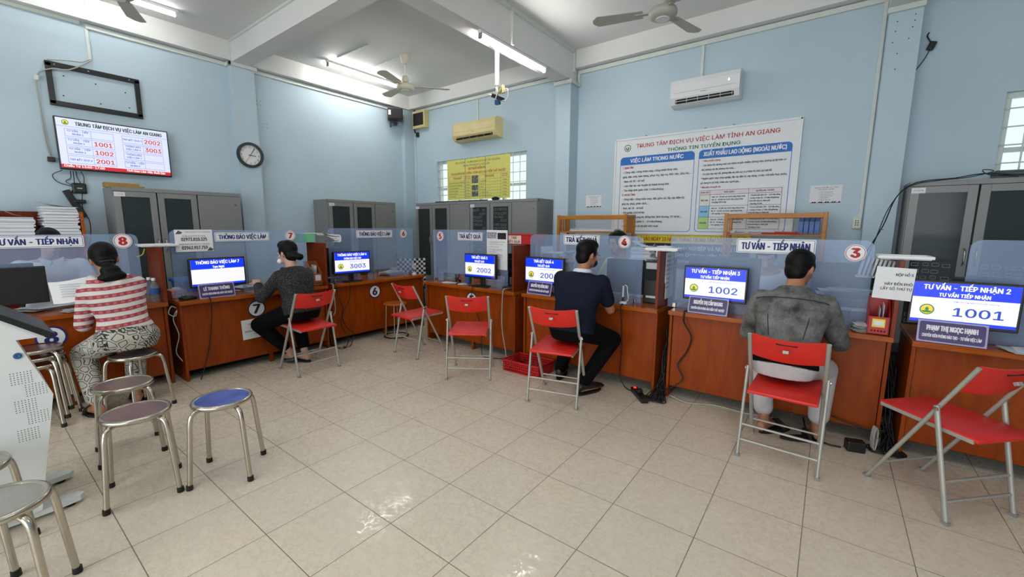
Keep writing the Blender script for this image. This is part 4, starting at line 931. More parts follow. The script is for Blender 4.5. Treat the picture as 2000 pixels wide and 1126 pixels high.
stool('steel stool with a mauve seat, its legs touching the blue-seated stool', -.082, -1.046, R(-58), 'top_mauve')
stool('steel stool with a mauve seat between the striped woman and the blue-seated stool', -.665, -.99, R(-51), 'top_mauve')
stool('steel stool under the woman in the striped top', -1.41, -.79, R(71), 'top_grey')
stool('steel stool with a plain grey seat nearest the camera', .505, -1.555, R(27), 'top_grey')
stool('steel stool beside the kiosk foot, only its rim and bent legs in view', .06, -1.63, R(30), 'top_grey')
for k, lb in enumerate(('lowest of the three stacked steel stools behind the kiosk', 'middle of the three stacked steel stools behind the kiosk', 'topmost of the three stacked steel stools behind the kiosk')):
    stool(lb, -1.66, -1.27, R(20+8*k), 'top_mauve', .055*k)
t = thing('wooden_stool', 'small stool with an orange wooden seat and thin metal legs under desk 6', 'stool', (-1.60, 1.80, 0), R(20))
MB().lathe([(0, .44), (.135, .44), (.142, .446), (.142, .456), (.136, .462), (0, .463)], n=36).done('seat', M['pine'] if False else wood('orange_plywood', 'A8541F', 'C06A2C', .3), t, smooth=40)
for k in range(4):
    a = Q*k+.4; MB().tube([(.115*math.cos(a), .115*math.sin(a), .44), (.135*math.cos(a), .135*math.sin(a), 0)], .007, 8).done('leg', 'chrome', t, smooth=60)
b = MB(); pts = [(.150*math.cos(2*PI*k/32), .150*math.sin(2*PI*k/32), .03) for k in range(33)]; b.tube(pts, .008, 8).done('foot_ring', 'blackm', t, smooth=60)

# ------------------------------------------------------------------ queue kiosk
t = thing('queue_kiosk', 'white angular queue kiosk with sloping black screen at the frame edge', 'kiosk', (-.15, -1.42, 0))
prof = [(.005, .06), (.10, .62), (.012, .905), (.125, .905), (-.02, 1.015), (-.62, 1.40), (-.66, 1.38), (-.50, .75), (-.30, .06)]
MB().prism(prof, -.46, 0, 'x').done('body', 'kiosk', t)
MB().prism([(.135, .915), (-.015, 1.03), (-.62, 1.42), (-.60, 1.375), (-.02, 1.003), (.118, .893)], -.47, .012, 'x').done('screen_frame', 'black', t)
u = Vector((0, .135+.62, .915-1.42)).normalized()
MB().quad((-.45, .10, .9415), (-.01, .10, .9415), (-.01, -.58, 1.3960), (-.45, -.58, 1.3960)).done('screen_glass', M['kglass'] if 'kglass' in M else mat('dark_touch_glass', '3E4A52', .08, vary=.3, scale=3), t)
MB().lathe([(.014, 0), (.014, .006), (.006, .007), (0, .004)], n=18).done('lock', 'bluebin', t, mtx=Matrix.Translation((0, .01, .832)) @ Matrix.Rotation(Q, 4, 'Y'))
b = MB()
for (y0, z0) in ((.018, .70), (.058, .635), (.018, .565), (.050, .500), (.012, .425)):
    for i in range(7):
        for k in range(6): b.lathe([(.0020, 0), (.0018, .0008), (0, .0008)], (y0-.04+i*.0105, z0+k*.0105, 0), 6)
b.done('speaker_holes', 'blackm', t, mtx=Matrix(((0, 0, 1, .0), (1, 0, 0, 0), (0, 1, 0, 0), (0, 0, 0, 1))))
for xx in (-.075, -.40):
    f = MB(); f.prism([(xx-.05, -.50), (xx+.05, -.50), (xx+.045, .05), (xx+.028, .14), (xx, .158), (xx-.028, .14), (xx-.045, .05)], .018, .045, 'z'); ft = f.done('foot', 'kiosk', t)
    for yy in (.10, -.42): MB().lathe([(.022, 0), (.022, .018)], (xx, yy, 0), 14).done('foot_pad', 'rubber', ft)
MB().box(-.44, -.02, -.30, .0, .045, .07, .004).done('base_plate', 'kiosk', t)

# ------------------------------------------------------------------ racks and shelves behind the counters
def pine_rack(label, x0, x1, z0, y, slats):
    t = thing('wooden_rack', label, 'rack', ((x0+x1)/2, y, 0)); wd = x1-x0; h = 1.585
    for s in (-1, 1):
        for yy in (-.13, .13): MB().box(s*(wd/2-.018)-.018, s*(wd/2-.018)+.018, yy-.014, yy+.014, 0, h, .003).done('post', 'pine', t)
        MB().box(s*(wd/2-.018)-.012, s*(wd/2-.018)+.012, -.12, .12, h-.04, h-.005, .003).box(s*(wd/2-.018)-.012, s*(wd/2-.018)+.012, -.12, .12, z0-.02, z0+.005, .003).done('end_rail', 'pine', t)
        if slats:
            sl = MB()
            for q in (-.06, 0, .06): sl.box(s*(wd/2-.018)-.007, s*(wd/2-.018)+.007, q-.014, q+.014, z0, h-.03)
            sl.done('end_slats', 'pine', t)
    for yy in (-.13, .13): MB().box(-wd/2+.03, wd/2-.03, yy-.011, yy+.011, h-.055, h-.008, .003).done('top_rail', 'pine', t)
    for zz in (z0, z0-.34, z0-.68, z0-1.02): MB().box(-wd/2+.02, wd/2-.02, -.13, .13, zz-.018, zz, .002).done('shelf', 'pine', t)
    return t
pine_rack('varnished pine rack with slatted ends behind the woman in green', -.15, .815, 1.375, 3.49, True)
pine_rack('varnished pine rack holding blue file boxes behind the person in white', 1.855, 2.74, 1.372, 3.60, False)
PX = 0
def paper_stack(name, label, x, y, z, wd, dp, h, rot=0., nn=14, flap=None, group=None, m='paper', cat='papers'):
    t = thing(name, label, cat, (x, y, z), rot, group); r2 = random.Random(int(abs(x*100)+abs(y*37)+h*1000)); zz = 0
    b = MB(); b2 = MB(); k = 0
    while zz < h-1e-4:
        hh = min(h/nn*(.6+.8*r2.random()), h-zz); a, c = (r2.random()-.5)*.02, (r2.random()-.5)*.016
        (b if k % 3 else b2).box(-wd/2+a, wd/2+a, -dp/2+c, dp/2+c, zz, zz+hh*.97, 0, Matrix.Rotation((r2.random()-.5)*.06, 4, 'Z')); zz += hh; k += 1
    b.done('sheets', m, t); b2.done('folder_edges', 'paperg', t)
    if flap:
        f = MB(); n = 8; L = []
        for i in range(n+1):
            q = i/n; L.append([f.bm.verts.new((-wd/2+wd*q, s*dp/2, h+.001+flap*(1-q)**2.2)) for s in (-1, 1)])
        for i in range(n): f.bm.faces.new((L[i][0], L[i+1][0], L[i+1][1], L[i][1]))
        f.done('lifted_sheet', 'paper', t, smooth=60)
    return t
paper_stack('paper_stack', 'low white papers lying on the pine rack behind the woman in green', .33, 3.49, 1.376, .62, .20, .03, 0, 5, .012)
for k in range(4):
    t = thing('file_box', ['blue plastic file box at the outer end of the pine rack', 'second blue file box from the rack end', 'third blue file box from the rack end', 'innermost blue file box on the pine rack'][k], 'file box', (2.665-.043*k, 3.595, 1.3745), 0, 'blue file boxes on the pine rack')
    MB().prism([(-.12, 0), (.12, 0), (.12, .20), (.02, .20), (-.12, .12)], -.019, .019, 'x').done('box_shell', 'bluebin', t); MB().box(-.012, .012, -.1215, -.1195, .03, .09).done('spine_label', 'bluetub', t)
t = thing('red_folder', 'flat red folders lying on the pine rack beside the blue file boxes', 'folder', (2.37, 3.55, 1.373)); MB().box(-.16, .16, -.09, .09, 0, .012, .002).done('lower_cover', 'inkr', t); MB().box(-.05, .13, -.08, .09, .012, .022, .002).done('upper_cover', 'redd', t)
for k, x in enumerate((1.935, 2.07)):
    t = thing('white_cup', ['small white cup on the pine rack nearest its post', 'small white dish on the pine rack farther from its post'][k], 'cup', (x, 3.52, 1.373)); MB().lathe([(.0, 0), (.022, 0), (.036, .028-.008*k), (.033, .028-.008*k), (.02, .004), (0, .004)], n=20).done('bowl', 'white', t, smooth=50)
# brown shelf with paper stacks behind the man in white
t = thing('brown_shelf', 'brown wooden shelf unit holding paper stacks behind the man in white', 'shelf', (-3.42, -1.30, 0), Q)
for s in (-1, 1): MB().box(s*.58-.012, s*.58+.012, -.16, .16, 0, 1.555, .002).done('side_board', 'wood_top', t)
for z in (.30, .74, 1.30): MB().box(-.57, .57, -.16, .16, z, z+.024).done('shelf_board', 'wood_top', t)
MB().box(-.57, .57, .145, .16, 0, 1.555).done('back_board', 'wood_side', t)
paper_stack('paper_stack', 'tall paper stack at the shelf end nearest the grey cabinet', -3.40, -.87, 1.3255, .24, .26, .275, Q+.05, 30, .045)
paper_stack('paper_stack', 'middle paper stack with a lifted top sheet on the brown shelf', -3.40, -1.165, 1.3255, .25, .26, .17, Q-.05, 18, .13)
paper_stack('paper_stack', 'low paper stack beside the middle one on the brown shelf', -3.40, -1.46, 1.3255, .26, .26, .15, Q, 16, .02)
b = MB()
for z in (.766, .326):
    for q in (-.35, 0, .33): b.box(q-.13, q+.13, -.12, .11, z, z+.25)
tag(b.done('shelf_papers', 'paperg', mtx=Matrix.Translation((-3.42, -1.30, 0)) @ Matrix.Rotation(Q, 4, 'Z')), 'dim paper piles on the lower boards of the brown shelf', 'papers', kind='stuff')

# ------------------------------------------------------------------ things standing on the counters
def on(i, u, v, z=.7512): return S(i, u, v, z)
def tray(i, u, v, label, wd=.24, dp=.20, z=1.2382):
    t = thing('white_tray', label, 'tray', on(i, u, v, z), A(i)); MB().box(-wd/2, wd/2, -dp/2, dp/2, 0, .010, .003).done('tray_base', 'white', t)
    MB().box(-wd/2-.012, wd/2+.012, -dp/2-.01, -dp/2+.004, .006, .024, .003).box(-wd/2-.012, wd/2+.012, dp/2-.004, dp/2+.01, .006, .024, .003).box(-wd/2-.012, -wd/2+.002, -dp/2, dp/2, .006, .024, .003).box(wd/2-.002, wd/2+.012, -dp/2, dp/2, .006, .024, .003).done('tray_rim', 'white', t)
tray(8, 1.41, .17, 'flat white tray on the divider above the water bottles')
tray(3, 1.405, .16, 'flat white tray on the divider above the NỘP HỒ SƠ paper')
tray(4, 1.40, .095, 'flat white tray on the divider beside the hanging printed sheets', .24, .16)
t = thing('yellow_strap', 'yellow plastic loop hanging at the divider above the water bottles', 'strap', on(8, 1.30, .22, 1.19), A(8)); cable('strap_loop', '', [(-.03, 0, -.04), (.01, 0, -.02), (.03, 0, .03)], .005, 'yellow', parent=t)
def bottle(i, u, v, label, lab):
    t = thing('water_bottle', label, 'bottle', on(i, u, v), A(i), 'water bottles by the divider')
    MB().lathe([(.0, .0), (.029, .001), (.032, .01), (.032, .05), (.029, .06), (.032, .07), (.032, .13), (.028, .155), (.014, .185), (.013, .195)], n=24).done('bottle_body', 'bottle', t, smooth=40)
    MB().lathe([(.0155, .193), (.0155, .213), (.014, .216), (0, .216)], n=20).done('cap', 'white', t, smooth=40)
    MB().lathe([(.0327, .075), (.0327, .125)], n=24).done('wrap_label', lab, t)
bottle(8, 1.338, .10, 'front water bottle with a bright blue label by the divider', 'bluetub'); bottle(8, 1.325, .19, 'rear water bottle with a pale label by the divider', 'clear')
t = thing('tissue_basket', 'pink woven tissue basket beside the paper on desk 7', 'basket', on(7, .075, .34), A(7)); MB().box(-.06, .06, -.09, .09, 0, .075, .008).done('basket_wall', 'pink', t)
b = MB()
for k in range(7):
    for z in (.02, .045): b.box(-.05+k*.0155, -.043+k*.0155, -.0915, -.0895, z, z+.014)
b.done('weave_holes', 'white', t); MB().ball((0, 0, .075), .04, .06, .022, 12).done('tissue', 'paper', t, smooth=180)
t = thing('card_reader', 'flat black device with a cord lying on desk 7 beside the tissue basket', 'device', on(7, .10, .12), A(7)+.2); MB().box(-.06, .06, -.045, .045, 0, .025, .01).done('case', 'black', t); cable('wire', '', [(-.055, -.02, .015), (-.075, -.05, .008), (-.07, -.09, .006)], .003, 'cable', parent=t)
def holder(i, u, v, label, wd=.10, h=.17, yaw=0.):
    t = thing('acrylic_holder', label, 'holder', on(i, u, v), A(i)+yaw, 'clear acrylic holders')
    for s in (-1, 1): MB().prism([(-.055, 0), (.055, 0), (.055, h*.55), (.01, h), (-.055, h*.45)], s*wd/2-.0015, s*wd/2+.0015, 'x').done('side_sheet', 'clear', t)
    MB().box(-wd/2, wd/2, .052, .055, 0, h*.6).box(-wd/2, wd/2, -.055, .055, 0, .003).done('back_sheet', 'clear', t)
holder(7, .617, .14, 'clear acrylic holder beside the monitor without a number', .05, .14)
holder(6, .60, .10, 'clear acrylic holder beside monitor 3003', .05, .15)
holder(5, 1.13, .065, 'clear acrylic holder on the desk end under the red basket', .11, .17)
holder(3, .60, .14, 'clear acrylic holder beside monitor 1002', .05, .16)
holder(3, 1.15, .14, 'clear acrylic holder by the denim man\'s elbow', .06, .17)
holder(4, 1.075, .075, 'clear acrylic holder around the pen stand by the number 4 sign', .13, .17)
for i, u, v, lb in ((5, .17, .325, 'box-shaped clear acrylic divider at the open end of desk 5'),):
    t = thing('acrylic_box', lb, 'box', on(i, u, v), A(i)); b = MB()
    for s in (-1, 1): b.box(s*.14-.0015, s*.14+.0015, -.09, .09, 0, .13)
    b.box(-.14, .14, -.092, -.089, 0, .13).box(-.14, .14, .089, .092, 0, .16); b.done('box_sheets', 'clear', t); MB().box(-.06, .08, -.06, .06, .003, .03, .01).done('grey_case', M['badge'], t)
def papers(i, u, v, wd, dp, label, nn=5, yaw=0., h=.012, z=.7512, green=False):
    t = thing('loose_papers', label, 'papers', on(i, u, v, z), A(i)+yaw); r2 = random.Random(int(u*1000)+i); b = MB(); b2 = MB()
    for k in range(nn): (b2 if k % 3 == 1 else b).sheet(-wd/2+(r2.random()-.5)*wd*.3, wd/2+(r2.random()-.5)*wd*.3, -dp/2, dp/2, .0008+h*k/nn, .0008, (r2.random()-.5)*.5, .006*r2.random())
    b.done('sheets', 'paper', t)
    if nn > 1: b2.done('under_sheets', 'paperg', t)
    if green: MB().sheet(.02, wd/2, -dp/3, dp/3, h+.003, .0006).done('green_sheet', 'mint', t)
    ln = MB()
    for k in range(7): ln.box(-wd*.3, wd*.25, dp*(.3-.09*k), dp*(.3-.09*k)+.003, h+.0075, h+.0078)
    ln.done('print_lines', 'paperg', t)
papers(7, .84, .125, .22, .13, 'white forms spread under the hand of the woman in the hoodie', 7, .2, .02)
papers(7, .70, .46, .27, .20, 'white papers behind the number 7 screen on the desk', 5, .5, .03)
papers(6, 1.10, .37, .28, .20, 'fanned white papers behind the number 6 screen on the corner desk', 14, .35, .045)
papers(8, .92, .095, .26, .12, 'pale papers on the desk in front of the striped woman', 6, .1, .014)
papers(8, .72, .42, .3, .21, 'white papers in front of the man in white behind his screen', 6, .4, .02)
papers(3, 1.235, .10, .07, .12, 'white forms stacked beside the red magazine file', 10, .1, .05)
papers(4, .42, .45, .24, .20, 'white papers behind the screen beside the navy man\'s head', 6, -.2, .05)
papers(5, .36, .09, .14, .10, 'small white slips on desk 5 beside the black tape dispenser', 3, .3, .006)
papers(5, .60, .08, .10, .07, 'crumpled white slips in front of monitor 2002', 4, .6, .012)
papers(2, .52, .08, .22, .16, 'white papers on the end desk beside the 1001 name plate', 3, .1, .008)
t = thing('stamp_pad', 'small blue stamp pad near the hand of the man in white', 'stamp pad', on(8, .90, .26), A(8)); MB().box(-.045, .045, -.03, .03, 0, .03, .004).done('case', 'inkb', t); MB().box(-.05, .05, -.033, .033, 0, .006, .002).done('base', 'black', t)
def magazine_file(i, u, v, label, m, lm, yaw=0., hh=.225):
    t = thing('magazine_file', label, 'magazine file', on(i, u, v), A(i)+yaw)
    w2 = .052; z0 = hh*.52
    MB().box(-w2, w2, -.105, -.101, 0, z0).box(-w2, w2, .101, .105, 0, hh).box(-w2, w2, -.105, .105, 0, .004).done('front_and_back', m, t)
    for s in (-1, 1): MB().prism([(-.105, 0), (.105, 0), (.105, hh), (.02, hh), (-.105, z0)], s*w2-.002, s*w2+.002, 'x').done('side_wall', m, t)
    lb = MB().box(-.032, .032, -.1065, -.105, z0*.42, z0*.88).done('label_card', lm, t); MB().box(-.026, .026, -.1075, -.1065, z0*.5, z0*.78).done('label_paper', 'paper', lb)
    b = MB()
    for k in range(5): b.box(-.034+k*.016, -.026+k*.016, -.1062, -.1048, z0*.16, z0*.26)
    b.done('cut_letters', 'blackm', t)
    ps = MB()
    for k in range(2): ps.box(.005+k*.018, .008+k*.018, -.02, .09, .006, hh*(.72+.12*k), 0, Matrix.Rotation(R(4), 4, 'X'))
    ps.done('contents', 'paper', t); return t
magazine_file(3, 1.318, .140, 'red plastic magazine file below the NỘP HỒ SƠ paper', 'redd', 'yellow')
t = magazine_file(7, 1.319, .17, 'brown plastic magazine file at the divider behind the hoodie woman', 'filebrown', 'paper', 0., .27)
b = MB()
for i in range(7):
    for k in range(8):
        if (i+k) % 2 == 0: b.box(-.0555, -.0535, -.07+i*.022, -.056+i*.022, .03+k*.02, .042+k*.02)
b.done('lattice_holes', 'white', t)
t = thing('green_box', 'mint green box file on the divider above the brown magazine file', 'box', on(7, 1.31, .315, 1.2382), A(7)); MB().box(-.09, .085, -.08, .08, 0, .10, .003).done('box_shell', 'mint', t)
MB().box(-.10, .19, -.085, .085, .1005, .106, .002).done('white_base', 'white', t)
t = thing('curled_notice', 'curled white printed paper lying over the divider end beside the mint box', 'notice', on(7, 1.49, .10, 1.2385), A(7))
b = MB(); pr = [(-.11, .10), (-.10, .085), (-.06, .088), (.06, .092), (.10, .088), (.115, .06), (.11, .01), (.09, .0)]
b1 = [b.bm.verts.new((x_, -.08, z_)) for x_, z_ in pr]; b2 = [b.bm.verts.new((x_*.98, .07, z_)) for x_, z_ in pr]
for k in range(len(pr)-1): b.bm.faces.new((b1[k], b1[k+1], b2[k+1], b2[k]))
b.bm.faces.new([b.bm.verts.new(v.co + Vector((0, -.0005, 0))) for v in b1]); b.done('sheet', 'paper', t)
letters('text', t, 'ink', [('THÔNG BÁO PHÒNG KHÁM', 0, .064, .18, .012, 'c', .01), ('SỨC PHÒNG SỐ 2', 0, .042, .12, .012, 'c', .01), ('TẠI KÊ TRÌNH NGHỊ QUYẾT', 0, .018, .18, .012, 'c', .01)], -.0812)
# desk 6 extras
t = thing('pen_holder', 'white pen stand with two upright pens at the end of desk 6', 'pen stand', on(6, 1.315, .13), A(6)); MB().lathe([(0, 0), (.032, 0), (.032, .012), (.02, .022), (0, .024)], n=20).done('stand_base', 'white', t, smooth=40)
for x, l in ((-.012, .16), (.014, .15)): MB().tube([(x, 0, .02), (x*1.4, 0, l)], .006, 8).done('pen', 'white', t, smooth=60); MB().tube([(x*1.1, 0, .045), (x*1.25, 0, .08)], .0065, 8).done('pen_grip', 'black', t, smooth=60)
t = thing('potted_plant', 'small leafy plant behind the number 6 screen', 'plant', on(6, 1.30, .56), A(6)); MB().lathe([(0, 0), (.035, 0), (.045, .07), (.04, .07), (.034, .06), (0, .06)], n=20).done('pot', 'white', t, smooth=40)
b = MB(); r2 = random.Random(4)
for k in range(46):
    a = r2.random()*6.28; rr = .02+.08*r2.random(); z = .08+.20*r2.random(); L = .022+.014*r2.random(); c = Vector((rr*math.cos(a), rr*math.sin(a), z)); d1 = Vector((math.cos(a), math.sin(a), r2.random()-.3)).normalized(); d2 = d1.cross(Vector((0, 0, 1))).normalized()
    b.quad(c, c+d1*L+d2*L*.45, c+d1*L*2.1, c+d1*L-d2*L*.45)
for k in range(7): a = k*.9; b.tube([(0, 0, .06), (.03*math.cos(a), .03*math.sin(a), .16), (.06*math.cos(a), .06*math.sin(a), .25)], .0018, 4)
b.done('foliage', 'leaf', t)
def tower(i, u, v, label, wd=.19, h=.40, z=.75):
    t = thing('computer_tower', label, 'computer', on(i, u, v, z), A(i)); MB().box(-wd/2, wd/2, -.19, .19, 0, h, .006).done('case', 'black', t)
    MB().box(-wd/2+.015, wd/2-.015, -.193, -.189, h*.55, h-.02).done('rear_plate', 'blackm', t); MB().box(-wd/2+.03, wd/2-.03, -.1945, -.1925, .05, .07).done('ports', 'duct', t)
tower(6, .16, .42, 'black computer tower behind monitor 3003 on the corner desk', .22, .42)
tower(4, 1.265, .46, 'black computer tower beside the divider behind the number 4 screen', .18, .38)
for q_, lb_ in (((3.30, 2.78), 'dark computer tower on the floor beyond the coiled white cord in the desk gap'), ((1.50, 2.76), 'dark computer tower on the floor beyond the strip with the red light'), ((-2.62, -.48), 'dark computer tower on the floor in the gap beside the striped woman')):
    t = thing('computer_tower', lb_, 'computer', (q_[0], q_[1], 0), 0 if q_[1] > 0 else PI/2); MB().box(-.15, .15, -.16, .20, 0, .52, .006).done('case', 'blackm', t); MB().box(-.12, .12, -.163, -.159, .30, .49).done('rear_plate', 'black', t); MB().box(-.10, .02, -.1645, -.1625, .06, .09).done('ports', 'badge', t)  # made-up dark boxes standing behind the desk gaps to keep them black
papers(4, 1.225, .36, .10, .11, 'white card stack lying on the black computer tower', 4, 0, .02, 1.131)
t = thing('white_label', 'white sticker sheet on the tower rear near the hanging printed sheets', 'label', on(4, 1.262, .2635, 1.09), A(4)); MB().box(-.065, .065, -.002, 0, -.028, .028, .001).done('sticker', 'paperg', t)
t = thing('wire_basket', 'white open plastic basket on the black computer tower', 'basket', on(4, 1.30, .48, 1.155), A(4)); b = MB()
for k in range(7):
    q = -.07+.14*k/6
    for s in (-1, 1): b.box(q-.004, q+.004, s*.05-.002, s*.05+.002, 0, .10)
    if k < 6:
        for s in (-1, 1): b.box(s*.074-.002, s*.074+.002, -.05+.1*k/5-.004, -.05+.1*k/5+.004, 0, .10)
b.box(-.076, .076, -.052, .052, 0, .006).box(-.08, .08, -.056, -.046, .098, .106).box(-.08, .08, .046, .056, .098, .106).box(-.08, -.07, -.056, .056, .098, .106).box(.07, .08, -.056, .056, .098, .106); b.done('basket_wall', 'white', t)
paper_stack('paper_stack', 'tall tilted paper stack between the number 4 sign and the computer tower', S(4, 1.045, .575)[0], S(4, 1.045, .575)[1], .7512, .19, .16, .49, .05, 40, .06)
t = thing('pen_holder', 'white pen stand with an upright pen and a cord near the number 4 sign', 'pen stand', on(4, 1.075, .065), A(4)); MB().lathe([(0, .004), (.034, .004), (.036, .014), (.02, .026), (0, .028)], n=20).done('stand_base', 'white', t, smooth=40)
MB().tube([(-.006, 0, .02), (-.004, 0, .165)], .008, 8).done('pen', 'white', t, smooth=60); MB().tube([(-.0055, 0, .028), (-.005, 0, .065)], .0088, 8).done('pen_grip', 'black', t, smooth=60)
cable('wire', '', [(.02, 0, .02), (.045, 0, .05), (.035, 0, .12), (.03, 0, .16), (.01, 0, .175)], .005, 'duct', parent=t)
t = thing('hanging_sheets', 'printed paper sheets hanging from the divider beside monitor 1002', 'notice', S(4, 1.401, .26, .98), A(4)+Q)
b = MB(); b.box(-.11, .10, -.004, -.001, -.02, .24).box(-.10, .11, -.007, -.004, -.16, .03); b.done('sheets', 'paper', t)
letters('text', t, 'ink', [(s_, -.10, .20-.038*k, wd, .013, 'l', .01) for k, (s_, wd) in enumerate((('THÔNG BÁO', .10), ('Người lao động cần mang', .19), ('giấy tờ tùy thân bản', .17), ('chính khi đến nộp hồ', .18), ('sơ tại quầy số 4', .14), ('Hồ sơ gồm có', .12), ('một bản sao', .10), ('và sổ bảo hiểm', .13)))], -.0075)
# red basket on the divider between desks 5 and 4
t = thing('red_tray', 'red plastic basket labelled TRẢ KẾT QUẢ on top of the divider', 'basket', on(5, 1.30, .345, 1.239), A(5)); b = MB()
b.prism([(-.165, 0), (.165, 0), (.205, .105), (-.205, .105)], -.125, -.119).prism([(-.165, 0), (.165, 0), (.205, .105), (-.205, .105)], .119, .125)
for s in (-1, 1): b.prism([(s*.165, 0), (s*.205, .105), (s*.199, .105), (s*.160, 0)], -.125, .125)
b.box(-.165, .165, -.125, .125, 0, .004); b.done('tray_wall', 'redd', t)
MB().box(-.215, .215, -.138, -.119, .10, .112, .003).box(-.215, .215, .119, .138, .10, .112, .003).box(-.215, -.197, -.13, .13, .10, .112, .003).box(.197, .215, -.13, .13, .10, .112, .003).done('tray_rim', 'redd', t)
MB().box(-.16, .035, -.1275, -.125, .008, .097).done('paper_label', M['pinkpaper'] if 'pinkpaper' in M else mat('pink_paper', 'E6C9BC', .8), t)
letters('label_text', t, 'ink', [('TRẢ', -.062, .060, .075, .026, 'c', .02), ('KẾT QUẢ', -.062, .017, .165, .026, 'c', .02)], -.1280)
t = thing('letter_tray', 'stacked white letter tray behind the number 4 screen', 'letter tray', on(4, .175, .45), A(4)); b = MB()
for z in (.30, .40): b.box(-.16, .13, -.12, .12, z, z+.008).box(-.16, -.15, -.12, .12, z, z+.07).box(.12, .13, -.12, .12, z, z+.03)
b.box(-.155, -.145, -.12, -.10, 0, .42).box(.115, .125, -.12, -.10, 0, .42).box(-.155, -.145, .10, .12, 0, .42).box(.115, .125, .10, .12, 0, .42); b.done('tray_frame', 'white', t); MB().box(-.14, .11, -.11, .11, .308, .33).done('tray_papers', 'paper', t)
# desk 5 extras
t = thing('tape_dispenser', 'black round stamp holder on desk 5 behind the clear box', 'stamp holder', on(5, .345, .26), A(5)); MB().lathe([(0, 0), (.035, 0), (.035, .02), (.012, .03), (.012, .06), (0, .06)], n=20).done('holder_base', 'black', t, smooth=40)
for k in range(3): MB().lathe([(0, 0), (.014, 0), (.014, .02), (.007, .03), (.009, .06), (0, .064)], (.03*math.cos(k*2.1), .03*math.sin(k*2.1), .03), 12).done('stamp', 'black' if k else 'inkr', t, smooth=40)
for k, (u, v, m, lb) in enumerate(((.515, .28, 'green', 'small green plastic cup beside monitor 2002'), (.555, .21, 'bluetub', 'small blue plastic cup beside monitor 2002'))):
    t = thing('plastic_cup', lb, 'cup', on(5, u, v), A(5)); MB().lathe([(0, 0), (.028, 0), (.034, .085), (.031, .085), (.026, .006), (0, .006)], n=20).done('cup_wall', m, t, smooth=50)
    b = MB()
    for q in range(3): b.tube([(.01*q-.01, .0, .01), (.016*q-.018, .01, .11+.01*q)], .004, 6)
    b.done('pens', 'inkb', t)
t = thing('metal_chair', 'white metal office chair frame behind desk 5', 'chair', on(5, .30, .78, 0), A(5)+PI); b = MB()
for s in (-1, 1): b.tube(curve_pts([(s*.20, .18, .0), (s*.20, .17, .44), (s*.20, -.2, .45), (s*.20, -.24, .6), (s*.20, -.26, .88), (s*.15, -.265, .93), (0, -.265, .935)], 5), .011, 8)
b.tube([(-.2, -.2, .45), (-.2, -.22, 0)], .011, 8).tube([(.2, -.2, .45), (.2, -.22, 0)], .011, 8); b.done('frame', 'white', t, smooth=60); MB().box(-.2, .2, -.2, .2, .45, .48, .01).done('seat', 'blackm', t); MB().box(-.18, .18, -.262, -.248, .64, .80, .005).done('backrest', 'paperg', t)
t = thing('black_adapter', 'flat black adapter box with a grey cord at the desk edge under the red basket', 'adapter', on(5, 1.245, .15), A(5)); MB().box(-.085, .085, -.04, .04, 0, .03, .006).done('case', 'black', t)
cable('wire', '', [(.03, -.04, .015), (.035, -.16, .02), (.035, -.185, -.06), (.03, -.19, -.3), (.05, -.20, -.45), (.10, -.22, -.6), (.13, -.24, -.7)], .006, 'cablew', parent=t)
# desk 3 extras
t = thing('card_box', 'clear card box with small cards beside monitor 1002', 'card box', on(3, .60, .048), A(3)); MB().box(-.05, .05, -.035, .035, 0, .045, .003).done('box_wall', 'clear', t); MB().box(-.04, .04, -.025, .025, .004, .04).done('cards', 'paper', t)
t = thing('printer', 'low grey and white printer under the green-topped paper pile', 'printer', on(3, 1.20, .40), A(3)); MB().box(-.14, .15, -.13, .13, 0, .10, .01).done('lower_case', 'badge', t); MB().box(-.145, .155, -.135, .13, .10, .125, .005).done('white_band', 'white', t); MB().box(-.14, .15, -.12, .13, .125, .185, .01).done('upper_case', M['bluegrey'] if 'bluegrey' in M else mat('blue_grey_case', '6E7480', .5), t)
papers(3, 1.14, .405, .30, .18, 'white and green paper pile lying on the printer', 8, .08, .05, .938, True)
t = thing('hanging_paper', 'white paper reading NỘP HỒ SƠ taped across the divider front', 'notice', S(3, 1.36, -.006, 1.093), A(3)); MB().box(-.092, .092, -.003, 0, -.10, .10, 0, Matrix.Rotation(R(2.5), 4, 'Y')).done('sheet', 'paper', t)
letters('text', t, 'ink', [('NỘP HỒ S', .045, .048, .08, .016, 'c', .015), ('HÃY ĐẾN PHÒ', .022, -.010, .128, .016, 'c', .015), ('LẤY SỐ THỨ TỰ', .014, -.040, .145, .016, 'c', .015)], -.0045)
t = thing('wire_rack', 'black and white slotted plastic baskets under the tray above the NỘP HỒ SƠ paper', 'basket', on(3, 1.281, .27, 1.10), A(3)); b = MB()
for k in range(8): b.box(-.09+k*.022, -.078+k*.022, -.05, .05, 0, .13, 0, Matrix.Rotation(R(10), 4, 'Y'))
b.box(-.10, .09, -.05, .05, .0, .01); b.done('slats', 'white', t)
t = thing('black_office_chair', 'black office chair behind the divider past the denim man', 'chair', on(3, 1.14, 1.14, 0), A(3)+PI)
MB().box(-.24, .24, -.26, -.20, .62, 1.12, .03).done('backrest', 'blackm', t); MB().box(-.24, .24, -.22, .24, .44, .52, .03).done('seat', 'blackm', t); MB().tube([(0, 0, .06), (0, 0, .45)], .03, 10).done('column', 'black', t, smooth=60)
for k in range(5): a = k*2*PI/5; MB().tube([(0, 0, .09), (.26*math.cos(a), .26*math.sin(a), .05)], .018, 8).ball((.27*math.cos(a), .27*math.sin(a), .026), .026).done('base_spoke', 'black', t, smooth=60)
t = thing('black_case', 'small black case behind the 1001 monitor top', 'case', on(2, .24, .36), A(2)); MB().box(-.045, .045, -.05, .05, 0, .375, .006).done('case', 'black', t); MB().box(-.03, .03, -.052, -.05, .3, .35).done('slot', 'blackm', t)
